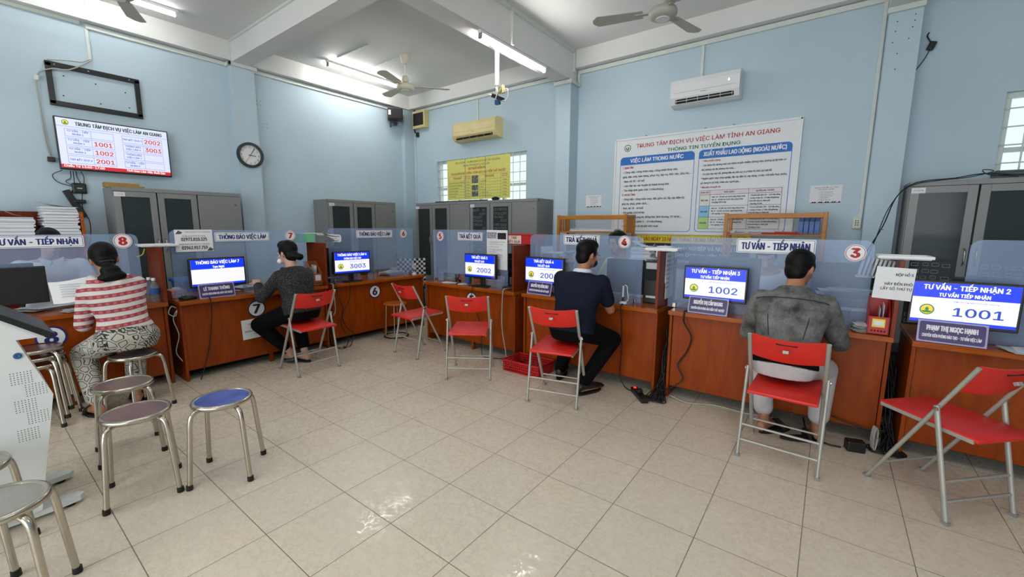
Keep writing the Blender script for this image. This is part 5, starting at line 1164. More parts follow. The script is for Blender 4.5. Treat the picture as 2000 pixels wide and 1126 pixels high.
# behind desk 7 and 6
t = thing('blue_tub', 'large blue lidded storage tub behind the hoodie woman', 'tub', (-2.75, .15, .42), Q); MB().prism([(-.24, 0), (.24, 0), (.29, .40), (-.29, .40)], -.2, .2).done('tub_wall', 'bluetub', t); MB().box(-.31, .31, -.22, .22, .40, .44, .01).done('lid', 'bluetub', t); MB().box(-.02, .10, -.222, -.2, .30, .36).done('paper_label', 'paper', t)
MB().box(-.28, .28, -.212, -.195, .16, .2).done('band', 'pink', t)
t = thing('low_table', 'low dark table carrying the blue storage tub', 'table', (-2.75, .15, 0), Q); MB().box(-.42, .42, -.26, .26, .39, .42, .004).done('top', 'wood_side', t)
for a in (-.38, .38):
    for c in (-.22, .22): MB().box(a-.02, a+.02, c-.02, c+.02, 0, .39).done('leg', 'wood_side', t)
t = thing('checked_chair', 'chair with a black and white checked back in the room corner', 'chair', (-2.62, 2.86, 0), R(62)); b = MB(); b2 = MB()
for i in range(12):
    for k in range(12): (b if (i+k) % 2 else b2).box(-.22+i*.0367, -.22+(i+1)*.0367, -.22, -.205, .50+k*.036, .536+k*.036)
b.done('backrest', 'blackm', t); b2.done('backrest_checks', 'white', t); MB().box(-.22, .22, -.2, .22, .44, .48, .015).done('seat', 'blackm', t)
for a in (-.19, .19):
    for c in (-.18, .19): MB().tube([(a, c, .44), (a*1.05, c*1.05, 0)], .012, 8).done('leg', 'black', t, smooth=60)

# ------------------------------------------------------------------ on the floor: basket and cables
t = thing('floor_basket', 'shallow red plastic basket on the floor under desk 4', 'basket', (.47, 1.82, 0), R(0)); b = MB(); L_, W_, H_ = .21, .14, .11
for k in range(19):
    q = -L_+2*L_*k/18
    for s in (-1, 1): b.box(q-.004, q+.004, s*W_-.002, s*W_+.002, .0, H_)
for k in range(13):
    q = -W_+2*W_*k/12
    for s in (-1, 1): b.box(s*L_-.002, s*L_+.002, q-.004, q+.004, .0, H_)
for z in (0., .03, .055, .08): b.box(-L_, L_, -W_-.003, -W_+.003, z, z+.009).box(-L_, L_, W_-.003, W_+.003, z, z+.009).box(-L_-.003, -L_+.003, -W_, W_, z, z+.009).box(L_-.003, L_+.003, -W_, W_, z, z+.009)
b.box(-L_, L_, -W_, W_, 0, .006); b.done('basket_wall', 'redd', t)
MB().box(-L_-.012, L_+.012, -W_-.012, -W_+.005, H_-.01, H_+.008, .003).box(-L_-.012, L_+.012, W_-.005, W_+.012, H_-.01, H_+.008, .003).box(-L_-.012, -L_+.005, -W_, W_, H_-.01, H_+.008, .003).box(L_-.005, L_+.012, -W_, W_, H_-.01, H_+.008, .003).done('basket_rim', 'redd', t)
def tangle(label, x, y, seed, n=16, w_=.05, d_=.22, h_=.55):
    r2 = random.Random(seed); b = MB()
    for k in range(n):
        p = [(x+(r2.random()-.5)*.05, y+.05+r2.random()*d_, .008+h_*(.25+.75*r2.random()))]
        for j in range(4): f = (j+1)/4; p.append((x+(r2.random()-.5)*(.05 if j < 3 else w_*3.5), y+.05-(.09 if j < 3 else .18)*f+(r2.random()*d_*(1-f) if j < 3 else 0)-.05*f*r2.random(), .008+p[0][2]*(1-f)*(.6+.4*r2.random())))
        b.tube(curve_pts(p, 4), .0035+.002*r2.random(), 5)
    for k in range(n//2):
        r_ = .03+.04*r2.random(); cx, cy = x+(r2.random()-.5)*w_*2.2, y-.14-.05*r2.random()
        b.tube(curve_pts([(cx+r_*math.cos(q), cy+r_*.7*math.sin(q), .008+.012*k/ n+.004*math.sin(3*q)) for q in [i*.7 for i in range(10)]], 3), .004, 5)
    tag(b.done('cable_tangle', 'cable', smooth=180), label, 'cables', kind='stuff')
tangle('tangle of black cables on the floor between desks 4 and 3', 1.73, 2.03, 3, 26)
tangle('tangle of black cables on the floor between desks 3 and 2', 3.20, 2.10, 5, 18)
tangle('tangle of cables on the floor between desks 5 and 4', .23, 2.10, 8, 12, .02)
b = MB(); 
tag(MB().tube(curve_pts([(-1.86+.02*math.sin(q*1.3), 1.03+.05*math.cos(q), .008+.006*q) for q in range(9)], 4), .004, 5).tube(curve_pts([(-1.80, 1.03, .5), (-1.83, 1.03, .3), (-1.80, 1.02, .1), (-1.70, 1.05, .01), (-1.66, 1.12, .01), (-1.75, 1.14, .01)], 4), .004, 5).done('cable_tangle', 'cable', smooth=180), 'small loop of cables on the floor between desks 7 and 6', 'cables', kind='stuff')
t = thing('power_strip', 'black power strip with a red light on the floor between desks 4 and 3', 'power strip', (1.60, 1.85, 0), R(-50)); MB().box(-.14, .14, -.03, .03, 0, .04, .006).done('case', 'black', t); MB().box(-.12, -.10, -.01, .01, .04, .044).done('switch_light', 'led', t); MB().box(-.02, .03, -.022, .022, .04, .075, .008).done('plug', 'black', t)
t = thing('power_adapter', 'black adapter with coiled white cord on the floor between desks 3 and 2', 'adapter', (3.03, 1.86, 0), .3); MB().box(-.05, .05, -.035, .035, 0, .07, .008).done('case', 'black', t)
b = MB()
for k in range(5): b.tube(curve_pts([(.11+.04*math.cos(q)*.35, .015+.01*k+.01*math.cos(q), .09+.075*math.sin(q)) for q in [i*.7 for i in range(10)]], 3), .004, 5)
b.done('coiled_cord', 'cablew', t, smooth=180)
def lcab(label, i, pts, r=.0045, m='cable'):
    if pts[0][2] > .74: u0 = pts[1][0]; pts = [(pts[0][0], pts[0][1], .759), (u0, .004, .760), (u0, -.011, .752), (u0, -.013, .70)] + list(pts[2:])
    elif pts[0][1] > 0: pts = [(a, min(v, .045) if z > .09 else v, z) for a, v, z in pts]
    cable('power_cable', label, [S(i, *p) for p in pts], r, m, 'cable')
lcab('black cable running down the front of desk 7 below its name plate', 7, [(.24, .04, .752), (.235, -.006, .74), (.235, -.004, .6), (.22, .03, .4), (.18, .04, .2), (.12, .03, .03), (.1, .0, .008)])
lcab('thick black cable winding down beside the desk gap under the 1002 name plate', 3, [(.155, .08, .752), (.13, -.008, .748), (.135, .0, .66), (.19, .02, .55), (.16, .03, .42), (.10, .02, .30), (.15, .0, .20), (.10, -.02, .13), (-.02, -.02, .05), (-.09, .0, .01)], .006)
lcab('straight black cable down the front of desk 4 under the pen stand', 4, [(1.09, .06, .752), (1.085, -.006, .745), (1.083, .02, .6), (1.09, .03, .35), (1.085, .03, .12), (1.15, .0, .02), (1.25, -.04, .008)])
lcab('black cable hanging from monitor 2002 behind the empty red chair', 5, [(.83, .05, .752), (.82, -.006, .745), (.80, .01, .62), (.86, .03, .45), (.92, .03, .25), (.95, .0, .06), (1.05, -.08, .008), (1.2, -.05, .008), (1.3, .0, .01)])
lcab('black cable down the front of desk 6 from its tower', 6, [(.06, .10, .752), (.04, -.006, .745), (.07, .01, .6), (.13, .03, .45), (.10, .03, .25), (.16, .0, .10), (.10, -.06, .008), (.0, -.05, .008)])
lcab('second black cable curving down desk 6 to the floor', 6, [(.22, .10, .752), (.215, -.006, .745), (.21, .01, .55), (.12, .03, .36), (.18, .03, .2), (.24, .0, .12), (.14, -.08, .008), (.04, -.10, .008)])
lcab('pale grey cable hanging at the gap between desks 7 and 6', 6, [(.02, .08, .753), (.0, -.004, .75), (.01, .0, .65), (.03, .02, .45), (.01, .04, .38)], .006, 'cablew')
lcab('grey cable lying along the floor under desk 3', 3, [(.05, .02, .02), (.2, -.02, .008), (.4, .06, .008), (.62, .05, .008), (.8, .1, .008)], .006, 'cablew')
lcab('black cable curving over the floor behind the denim man\'s chair', 3, [(.98, .06, .25), (1.1, .03, .16), (1.3, .0, .12), (1.42, .0, .13)], .005)
lcab('long black floor cable from the desk to the adapter past the denim man', 3, [(.98, .10, .06), (1.02, -.06, .008), (1.12, -.14, .008), (1.20, -.14, .008)], .005)
lcab('coiled grey cable beside the tissue basket between desks 8 and 7', 7, [(-.02, .02, .70), (-.06, .0, .72), (-.08, .01, .66), (-.04, .0, .63), (-.02, .01, .68), (-.05, .02, .60), (-.02, .03, .45), (-.05, .04, .30), (-.01, .05, .2)], .0042, 'cablew')
# ------------------------------------------------------------------ people
def remesh(mb, name, m, parent, vox, smooth=6, factor=.5):
    b = mb.bm; bmesh.ops.recalc_face_normals(b, faces=b.faces[:])
    me = bpy.data.meshes.new(name+'_source'); b.to_mesh(me); b.free()
    o = bpy.data.objects.new(name+'_source', me); col.objects.link(o)
    r = o.modifiers.new('r', 'REMESH'); r.mode = 'VOXEL'; r.voxel_size = vox; r.adaptivity = 0
    s = o.modifiers.new('s', 'SMOOTH'); s.iterations = smooth; s.factor = factor
    bpy.context.view_layer.update(); dg = bpy.context.evaluated_depsgraph_get()
    out = bpy.data.meshes.new_from_object(o.evaluated_get(dg)); bpy.data.objects.remove(o); bpy.data.meshes.remove(me)
    out.name = name; return link(name, out, m, parent, 180)
def V(*a): return Vector(a)
def ik(a, t, l1, l2, pole):
    d = t-a; L = min(d.length, (l1+l2)*.999); u = d.normalized(); x = (l1*l1-l2*l2+L*L)/(2*L); h = math.sqrt(max(0, l1*l1-x*x))
    pv = (pole-u*pole.dot(u)).normalized(); return a+u*x+pv*h, a+u*L
def ering(mb, c, ax, ay, rx, ry, n=24, pw=.85): return mb.ring(c, ax, ay, rx, ry, n, pw)
def torso(mb, J, add=0., z0=0, z1=99, w_=1.0):
    """J: spine points bottom to top with half width, half depth and side vector"""
    rings = []
    for k, (c, rx, ry, ax, up) in enumerate(J):
        if z0 <= k <= z1: ay = up.cross(ax).normalized(); rings.append(ering(mb, c, ax, ay, (rx+add)*w_, ry+add))
    mb.skin(rings)
def hand(mb, wrist, f, pn, side, curl=.5, sc_=1.0, skin_r=.0085):
    """palm from wrist along f, pn = palm normal (towards what it holds), side = +1 thumb towards f x pn"""
    f = f.normalized(); pn = (pn-f*pn.dot(f)).normalized(); s = f.cross(pn)*side
    p0 = wrist; p1 = wrist+f*.085*sc_
    rings = [mb.ring(wrist-f*.012, s, pn, .024*sc_, .017*sc_, 14), mb.ring(wrist+f*.02*sc_, s, pn, .034*sc_, .016*sc_, 14), mb.ring(wrist+f*.06*sc_, s, pn, .041*sc_, .014*sc_, 14), mb.ring(p1, s, pn, .040*sc_, .012*sc_, 14)]
    mb.skin(rings)
    for k, (o, L) in enumerate(((.030, .070), (.010, .080), (-.011, .074), (-.030, .058))):
        a = p1+s*o*sc_-f*.012; ang = 0; p = a; pts = [p]
        for q, fr in enumerate((.46, .31, .23)):
            ang += curl*(.75 if q else .45); d = f*math.cos(ang)+pn*math.sin(ang)+s*(o*.9 if q == 0 else 0); p = p+d.normalized()*L*fr*sc_; pts.append(p)
        mb.tube([pts[0]]+pts[1:]+[pts[-1]+(pts[-1]-pts[-2]).normalized()*.004], [skin_r*1.05, skin_r, skin_r*.92, skin_r*.8, skin_r*.35], 8)
    a = wrist+f*.022+s*.026*sc_; b1 = a+(f*.55+s*.7+pn*.35).normalized()*.036*sc_; c1 = b1+(f*.85+s*.25+pn*.45).normalized()*.030*sc_; e1 = c1+(f*.9+pn*.5).normalized()*.022*sc_
    mb.tube([a, b1, c1, e1], [.0125, .0108, .0095, .006], 8)
def head_geo(mb, H, sc_=1.0):
    """H: 4x4 head frame, origin at chin level on the neck axis, +y face, +z up"""
    pr = [(-.004, .058, .012, .012), (.008, .056, .030, .026), (.028, .040, .047, .052), (.055, .024, .057, .070), (.085, .010, .064, .084), (.118, .003, .070, .091), (.150, -.002, .073, .095), (.180, -.006, .069, .090), (.205, -.010, .055, .072), (.222, -.012, .034, .044), (.230, -.012, .010, .012)]
    t = MB(); t.loft([(z*sc_, 0, y*sc_, rx*sc_, ry*sc_) for z, y, rx, ry in pr], 24)
    t.tube([(0, .092*sc_, .122*sc_), (0, .103*sc_, .095*sc_), (0, .112*sc_, .078*sc_), (0, .094*sc_, .066*sc_)], [.007*sc_, .011*sc_, .015*sc_, .008*sc_], 10)
    for s in (-1, 1):
        t.ball((s*.013*sc_, .100*sc_, .076*sc_), .010*sc_, .010*sc_, .008*sc_, 8)
        t.ball((s*.073*sc_, -.004*sc_, .098*sc_), .010*sc_, .021*sc_, .032*sc_, 12, Matrix.Rotation(R(s*18), 4, 'Z'))
        t.ball((s*.030*sc_, .083*sc_, .128*sc_), .020*sc_, .010*sc_, .006*sc_, 8); t.ball((s*.043*sc_, .070*sc_, .075*sc_), .018*sc_, .015*sc_, .014*sc_, 8)
    t.ball((0, .092*sc_, .046*sc_), .021*sc_, .010*sc_, .006*sc_, 10); t.ball((0, .090*sc_, .037*sc_), .018*sc_, .010*sc_, .006*sc_, 10)
    bmesh.ops.transform(t.bm, matrix=H, verts=t.bm.verts[:]); me = bpy.data.meshes.new('tmp'); t.bm.to_mesh(me); t.bm.free(); mb.bm.from_mesh(me); bpy.data.meshes.remove(me)
def face_parts(p, H, hairm='hair', sc_=1.0):
    for s in (-1, 1):
        MB().ball((s*.031*sc_, .0865*sc_, .115*sc_), .0115*sc_, .009*sc_, .0055*sc_, 10).done('eye', M['eyewhite'], p, smooth=180, mtx=H)
        MB().ball((s*.031*sc_, .0925*sc_, .115*sc_), .0052*sc_, .0035*sc_, .005*sc_, 10).done('iris', 'eye', p, smooth=180, mtx=H)
        MB().tube([(s*.014*sc_, .093*sc_, .134*sc_), (s*.032*sc_, .092*sc_, .139*sc_), (s*.050*sc_, .078*sc_, .133*sc_)], [.003*sc_, .0036*sc_, .002*sc_], 6).done('eyebrow', hairm, p, smooth=180, mtx=H)
    MB().tube([(-.020*sc_, .092*sc_, .0415*sc_), (0, .103*sc_, .0425*sc_), (.020*sc_, .092*sc_, .0415*sc_)], [.002, .005, .002], 8, flat=.6).done('lips', M['lip'], p, smooth=180, mtx=H)
M['eyewhite'] = mat('eye_white', 'DAD5CF', .3); M['lip'] = mat('lip', '96564C', .45)

def person(label, loc, rot, skin='skin', lean=12., side=0., head_yaw=0., head_pitch=8., seat=.455, girl=False, lh=None, rh=None, lk=None, rk=None, lf=None, rf=None, bulk=1.0, vox=.007, neckfwd=0., legs=True, hcurl=(.55, .55), palm=None, hs=1.0, ts=1.0, pole=.55):
    """local frame: +y is where the body faces, origin on the floor below the hips. l/r: x<0 is the person's own left? no: x<0 = screen-left seen from behind"""
    t = thing('person', label, 'person', (loc[0], loc[1], 0), rot)
    hip = V(0, 0, seat+.095); la = R(lean); sd = R(side)
    up = V(math.sin(sd), math.sin(la), math.cos(la)*math.cos(sd)).normalized(); up2 = V(math.sin(sd)*1.1, math.sin(la*1.25), math.cos(la*1.25)).normalized()
    X = V(1, 0, 0); Xs = (X-up2*X.dot(up2)).normalized(); sw = (.165 if girl else .19)*bulk
    w0 = hip+up*.16*ts; c0 = w0+(up*.6+up2*.4).normalized()*.15*ts; s0 = c0+up2*.135*ts; nb = s0+up2*.055
    J = [(hip+V(0, -.01, -.085), .150*bulk, .105*bulk, X, V(0, 0, 1)), (hip+V(0, -.015, -.03), .172*bulk, .128*bulk, X, up), (hip+up*.06+V(0, -.01, 0), .163*bulk, .122*bulk, X, up), (w0, (.135 if girl else .150)*bulk, .108*bulk, X, up), (w0+up*.08, (.145 if girl else .163)*bulk, .113*bulk, X, up), (c0, (.158 if girl else .182)*bulk, .120*bulk, Xs, up2), (c0+up2*.075, sw*.98, .112*bulk, Xs, up2), (s0+up2*.01, sw*.93, .088*bulk, Xs, up2), (s0+up2*.045, sw*.58, .066, Xs, up2), (nb+up2*.012, .066, .058, Xs, up2)]
    hb = nb+V(0, .012+neckfwd, 0)+up2*.045
    Hm = Matrix.Translation(hb+V(0, .012, .005)) @ Matrix.Rotation(R(head_yaw), 4, 'Z') @ Matrix.Rotation(R(-head_pitch), 4, 'X') @ Matrix.Rotation(sd*.6, 4, 'Y')
    body = MB(); torso(body, J, -.004)
    hc = Hm @ V(0, -.01, .05); body.tube([nb-up2*.04, nb+up2*.02, (nb+hc)/2, hc], [.062, .056, .053, .052], 16)
    head_geo(body, Hm, hs)
    out = {'t': t, 'H': Hm, 'J': J, 'up': up, 'up2': up2, 'X': Xs, 'nb': nb, 's0': s0, 'hip': hip}
    ua, fa = (.265, .235) if girl else (.285, .25)
    for q, hd in (('l', lh), ('r', rh)):
        s = -1 if q == 'l' else 1; sh = s0+Xs*(s*(sw-.022))+up2*-.012
        tg = V(*hd) if hd else sh+V(s*.05, .25, -.33)
        el, wr = ik(sh, tg, ua, fa, V(s*pole, -.45, -.8)); out[q+'arm'] = (sh, el, wr)
        body.limb(sh, el, .050*bulk, .040, 14, 4, .05); body.limb(el, wr, .041, .026, 14, 4, .10)
        f = (wr-el).normalized(); f = (f+V(0, .3, .15)).normalized(); hand(body, wr+f*.012, f, V(0, .1, -1) if palm is None else V(*palm), -s, hcurl[0 if q == 'l' else 1])
    if legs:
        for q, kn, ft in (('l', lk, lf), ('r', rk, rf)):
            s = -1 if q == 'l' else 1; h = hip+V(s*.088*bulk, .02, -.005); k = V(*kn) if kn else V(s*.15, .42, seat+.05); f_ = V(*ft) if ft else V(s*.14, .40, .085)
            d = (k-h); k = h+d.normalized()*min(d.length, .46); d = f_-k; f_ = k+d.normalized()*min(d.length, .43) if d.length > .43 else f_
            out[q+'leg'] = (h, k, f_); body.limb(h, k, .078*bulk, .055, 16, 4, .03); body.limb(k, f_, .052, .035, 16, 4, .14)
    out['body'] = body; out['vox'] = vox; out['skin'] = skin; out['sw'] = sw; out['bulk'] = bulk; out['ua'] = ua
    return out
def foot(mb, ank, yaw, L=.23, hgt=.0, pitch=0.):
    m = Matrix.Translation((ank.x, ank.y, 0)) @ Matrix.Rotation(R(yaw), 4, 'Z') @ Matrix.Rotation(R(pitch), 4, 'X'); t = MB()
    st = []
    for y, z, rx, rz in ((-.055, .035, .012, .015), (-.05, .036, .028, .034), (0, .042, .033, .042), (.06, .034, .038, .033), (.12, .024, .042, .022), (.155, .018, .038, .016), (.172, .014, .018, .009)): st.append(t.ring(V(0, y*L/.23, z+hgt), V(1, 0, 0), V(0, 0, 1), rx, rz, 14))
    t.skin(st); bmesh.ops.transform(t.bm, matrix=m, verts=t.bm.verts[:]); me = bpy.data.meshes.new('tmp'); t.bm.to_mesh(me); t.bm.free(); mb.bm.from_mesh(me); bpy.data.meshes.remove(me)
    return m
def sole(p, name, m_, mtx, L=.25, strap=None, shoe=False, z=0.):
    pr = []
    for k in range(20):
        a = 2*PI*k/20; pr.append((.045*math.cos(a)*(1.0 if math.sin(a) > 0 else .82), .055+L*.52*math.sin(a)))
    o = MB().prism(pr, .001+z, .018+z, 'z').done(name, m_, p, mtx=mtx)
    if strap: MB().tube([(-.045, .09, .015+z), (-.035, .085, .055+z), (0, .08, .07+z), (.035, .085, .055+z), (.045, .09, .015+z)], [.012]*5, 8, flat=1.8).done('strap', strap, o, mtx=mtx, smooth=180)
    return o
def finish(P): return remesh(P['body'], 'body', P['skin'], P['t'], P['vox'], 5)
def shirt(P, name, m, sl=.6, add=.012, hem=1, top=8, vox=.0095, slw=.062, extra=None, cuff=.046, coll=None, smooth=8):
    b = MB(); torso(b, P['J'], add, hem, top)
    for q in ('larm', 'rarm'):
        sh, el, wr = P[q]
        if sl <= 1: b.limb(sh, sh+(el-sh)*sl, slw*P['bulk'], slw*.92, 16, 4)
        else: b.limb(sh, el, slw*P['bulk'], slw*.86, 16, 4); b.limb(el, el+(wr-el)*(sl-1), slw*.86, cuff, 16, 4)
    if extra: extra(b)
    return remesh(b, name, m, P['t'], vox, smooth)
def trousers(P, name, m, to=.95, add=.010, vox=.0095, wide=1.0, top=3, extra=None):
    b = MB(); torso(b, P['J'], add*.6, 0, top); bk = P['bulk']
    for q in ('lleg', 'rleg'):
        h, k, f = P[q]; b.limb(h, k, .092*bk*wide, .070*wide, 18, 4); b.limb(k, k+(f-k)*to, .070*wide, .056*wide, 18, 4)
    if extra: extra(b)
    return remesh(b, name, m, P['t'], vox, 6)
def hair_cap(P, balls, m='hair', name='hair', vox=.008, extra=None):
    b = MB()
    for c, r in balls: b.ball(c, *r, 20)
    if extra: extra(b)
    bmesh.ops.transform(b.bm, matrix=P['H'], verts=b.bm.verts[:]); return remesh(b, name, m, P['t'], vox, 5)
SHORT = [((0, -.016, .150), (.081, .097, .088)), ((0, -.046, .085), (.066, .053, .075)), ((0, .02, .19), (.068, .075, .05)), ((-.070, .012, .125), (.012, .026, .042)), ((.070, .012, .125), (.012, .026, .042))]

# cloth patterns
def stripes(name):
    m = bpy.data.materials.new(name); g = NT(m); sep = g.n('ShaderNodeSeparateXYZ'); g.l(g.obj(), sep.inputs[0])
    nz = g.math('MULTIPLY', g.noise(6, 2), .018); zz = g.math('ADD', g.math('ADD', sep.outputs[2], nz), g.math('MULTIPLY', sep.outputs[0], -.10))
    fr = g.math('FRACT', g.math('MULTIPLY', zz, 18.0)); st = g.math('GREATER_THAN', fr, .52)
    bl = g.math('GREATER_THAN', g.math('FRACT', g.math('MULTIPLY', sep.outputs[0], 24.0)), .5); ed = g.math('LESS_THAN', g.math('ABSOLUTE', g.math('SUBTRACT', fr, .76)), .14)
    red = g.mix(g.math('MULTIPLY', g.math('MULTIPLY', bl, ed), .45), lin('9C3A44'), lin('C9888A')); g.l(g.mix(st, lin('D2CDCA'), red), g.b.inputs['Base Color']); g.b.inputs['Roughness'].default_value = .85; g.bump(g.noise(20, 3), .25, .01); return m
def tribal(name):
    m = bpy.data.materials.new(name); g = NT(m); v = g.n('ShaderNodeTexVoronoi', feature='DISTANCE_TO_EDGE', distance='CHEBYCHEV'); v.inputs['Scale'].default_value = 17; g.l(g.obj(), v.inputs['Vector'])
    w_ = g.n('ShaderNodeTexWave', wave_type='BANDS', bands_direction='DIAGONAL'); w_.inputs['Scale'].default_value = 22; w_.inputs['Distortion'].default_value = 6; g.l(g.obj(), w_.inputs['Vector'])
    a = g.math('LESS_THAN', g.math('ABSOLUTE', g.math('SUBTRACT', v.outputs['Distance'], .12)), .035); c = g.math('MULTIPLY', g.math('GREATER_THAN', w_.outputs['Fac'], .68), g.math('GREATER_THAN', g.noise(5, 1), .5))
    g.l(g.mix(g.math('MAXIMUM', a, c), lin('B9B6AA'), lin('2C2B2A')), g.b.inputs['Base Color']); g.b.inputs['Roughness'].default_value = .85; return m
def dotted(name):
    m = bpy.data.materials.new(name); g = NT(m); v = g.n('ShaderNodeTexVoronoi'); v.inputs['Scale'].default_value = 90; v.inputs['Randomness'].default_value = .9; g.l(g.obj(), v.inputs['Vector'])
    g.l(g.mix(g.math('LESS_THAN', v.outputs['Distance'], .27), lin('161518'), lin('5E5B61')), g.b.inputs['Base Color']); g.b.inputs['Roughness'].default_value = .85; return m
def denim(name, c1, c2):
    m = bpy.data.materials.new(name); g = NT(m); f = g.noise(7, 5, None, .65); f2 = g.noise(160, 2)
    g.l(g.ramp(g.math('ADD', g.math('MULTIPLY', f, .8), g.math('MULTIPLY', f2, .2)), (.36, lin(c1)), (.64, lin(c2))), g.b.inputs['Base Color']); g.b.inputs['Roughness'].default_value = .9; g.bump(g.noise(11, 4), .5, .012); return m
def floral(name):
    m = bpy.data.materials.new(name); g = NT(m); f = g.noise(14, 3); g.l(g.ramp(f, (.42, lin('A9B78C')), (.58, lin('D8DEC2'))), g.b.inputs['Base Color']); g.b.inputs['Roughness'].default_value = .85; return m

# 1 woman in the striped top at desk 8
P = person('woman in a red and white striped top seated with her back turned at desk 8', (-1.43, -.80), R(80), 'skin', lean=14, side=-8, head_yaw=4, head_pitch=16, seat=.492, girl=True, bulk=.98, lh=(-.20, .34, .835), rh=(-.02, .38, .85), pole=.2, lk=(-.27, .24, .45), rk=(.03, .34, .50), lf=(-.22, .03, .09), rf=(.0, .14, .09), ts=.90)
for q, ya in (('lleg', 25), ('rleg', -5)): mt = foot(P['body'], P[q][2], ya, hgt=.018); sole(P['t'], 'sandal', 'blackm', mt, strap='blackm')
finish(P); face_parts(P['t'], P['H'])
def hood8(b):
    n = P['nb']; u2 = P['up2']
    for s in (-1, 1): b.tube([n+V(s*.07, .05, .01), n+V(s*.098, -.0, .012), n+V(s*.095, -.06, .0), n+V(s*.05, -.115, -.03), n+V(0, -.125, -.06)], [.022, .030, .036, .034, .03], 10)
o = shirt(P, 'striped_top', stripes('red_white_stripes'), 1.22, .014, 2, 9, extra=hood8, slw=.064)
trousers(P, 'patterned_trousers', tribal('black_white_print'), .85, .014, wide=1.12)
hair_cap(P, [((0, -.014, .148), (.084, .100, .092)), ((0, -.046, .092), (.068, .056, .062)), ((.0, -.100, .048), (.044, .040, .036)), ((.008, -.122, -.01), (.060, .046, .046)), ((.020, -.124, -.055), (.074, .044, .040)), ((-.020, -.116, -.060), (.055, .036, .034)), ((.048, -.112, -.075), (.04, .03, .026)), ((0, .03, .19), (.066, .07, .05)), ((-.072, .015, .12), (.014, .03, .05)), ((.072, .015, .12), (.014, .03, .05))])
MB().tube([P['H'] @ V(x, -.138+.25*x*x*40, .062) for x in (-.042, -.02, 0, .02, .042)], .007, 8).done('hair_clip', 'black', P['t'], smooth=180)
tw = thing('held_paper', 'large white form held up by the striped woman', 'paper', (-1.86, -.98, .93), Q); b = MB(); n = 8; L = []
for i in range(n+1):
    f = i/n*2-1; L.append([b.bm.verts.new((f*.15, q*.10*.8+.02*f*f, q*.10*.75+.015*math.sin(f*2))) for q in (-1, 1)])
for i in range(n): b.bm.faces.new((L[i][0], L[i+1][0], L[i+1][1], L[i][1]))
b.done('sheet', 'paper', tw, smooth=60)
ln = MB()
for k in range(6): q = -.6+.22*k; ln.box(-.10, .09, q*.08-.002, q*.08+.001, q*.075+.001, q*.075+.006)
ln.done('print_lines', 'paperg', tw)

# 2 woman in the dark dotted hoodie at desk 7
P = person('woman in a dark dotted hoodie seated with her back turned at desk 7', (-1.395, .50), Q+R(4), 'skinp', lean=14, head_yaw=12, head_pitch=8, seat=.500, girl=True, bulk=1.0, lh=(-.20, .40, .835), rh=(.10, .42, .835), lk=(-.26, .32, .45), rk=(.14, .33, .49), lf=(-.02, .22, .13), rf=(.10, .16, .09), ts=.83)
mt = foot(P['body'], P['lleg'][2], -10, hgt=.05, pitch=-14); sole(P['t'], 'sandal', 'sandal', mt, strap='sandal', z=.03); mt = foot(P['body'], P['rleg'][2], 10, hgt=.02); sole(P['t'], 'sandal', 'blackm', mt, strap='blackm')
finish(P); face_parts(P['t'], P['H'])
def hood7(b):
    n = P['nb']
    for s in (-1, 1): b.tube([n+V(s*.07, .05, .0), n+V(s*.095, -.01, -.01), n+V(s*.085, -.075, -.05), n+V(s*.03, -.115, -.12), n+V(0, -.115, -.155)], [.024, .032, .040, .04, .02], 12)
    b.ball(n+V(0, -.085, -.06), .085, .045, .075, 14)
shirt(P, 'hoodie', dotted('white_dots_on_black'), 1.9, .016, 1, 9, extra=hood7, slw=.064)
trousers(P, 'trousers', 'black_cloth', .78, .012, wide=1.08)
hair_cap(P, [((0, -.014, .148), (.081, .098, .090)), ((0, -.044, .085), (.066, .055, .072)), ((-.07, .012, .125), (.012, .028, .044)), ((.07, .012, .125), (.012, .028, .044)), ((.0, -.085, .075), (.05, .045, .045)), ((.018, -.128, .055), (.042, .036, .036)), ((0, .028, .19), (.064, .07, .05))])
MB().tube([P['H'] @ V(-.076, .02, .10), P['H'] @ V(-.070, .05, .08), P['H'] @ V(-.06, .075, .06)], .0022, 6).ball(P['H'] @ V(-.045, .075, .035), .024, .028, .026, 12).done('face_mask', 'white', P['t'], smooth=180)

# 3 man in the navy polo at desk 4
P = person('man in a navy polo shirt seated with his back turned at desk 4', (1.13, 1.50), R(5), 'skin', lean=16, side=2, head_yaw=-24, head_pitch=10, seat=.500, bulk=1.06, lh=(-.10, .44, .83), rh=(.10, .46, .83), lk=(-.16, .38, .50), rk=(.25, .30, .47), lf=(-.27, .36, .09), rf=(.06, .10, .09), ts=.95)
for q, ya in (('lleg', 10), ('rleg', -25)):
    mt = foot(P['body'], P[q][2], ya, hgt=.02)
    b = MB(); P2 = {'body': b}; foot(b, P[q][2], ya, L=.27, hgt=.022); bmesh.ops.scale(b.bm, vec=(1.12, 1.06, 1.15), space=Matrix.Translation(-V(P[q][2].x, P[q][2].y, 0)), verts=b.bm.verts[:])
    sh_ = remesh(b, 'shoe', 'black', P['t'], .007, 4); sole(sh_, 'shoe_sole', 'rubber', mt, .27)
finish(P); face_parts(P['t'], P['H'])
shirt(P, 'polo_shirt', 'navy_cloth', .66, .015, 1, 8, slw=.068)
b = MB(); b.tube([P['nb']+V(.068*math.sin(a), .066*math.cos(a)-.004, .012-.012*math.cos(a)) for a in [i*2*PI/20 for i in range(21)]], .012, 8, flat=1.8); b.done('white_collar', 'white_cloth', P['t'], smooth=180)
trousers(P, 'trousers', 'black_cloth', .98, .012, wide=1.06)
hair_cap(P, SHORT)
H = P['H']
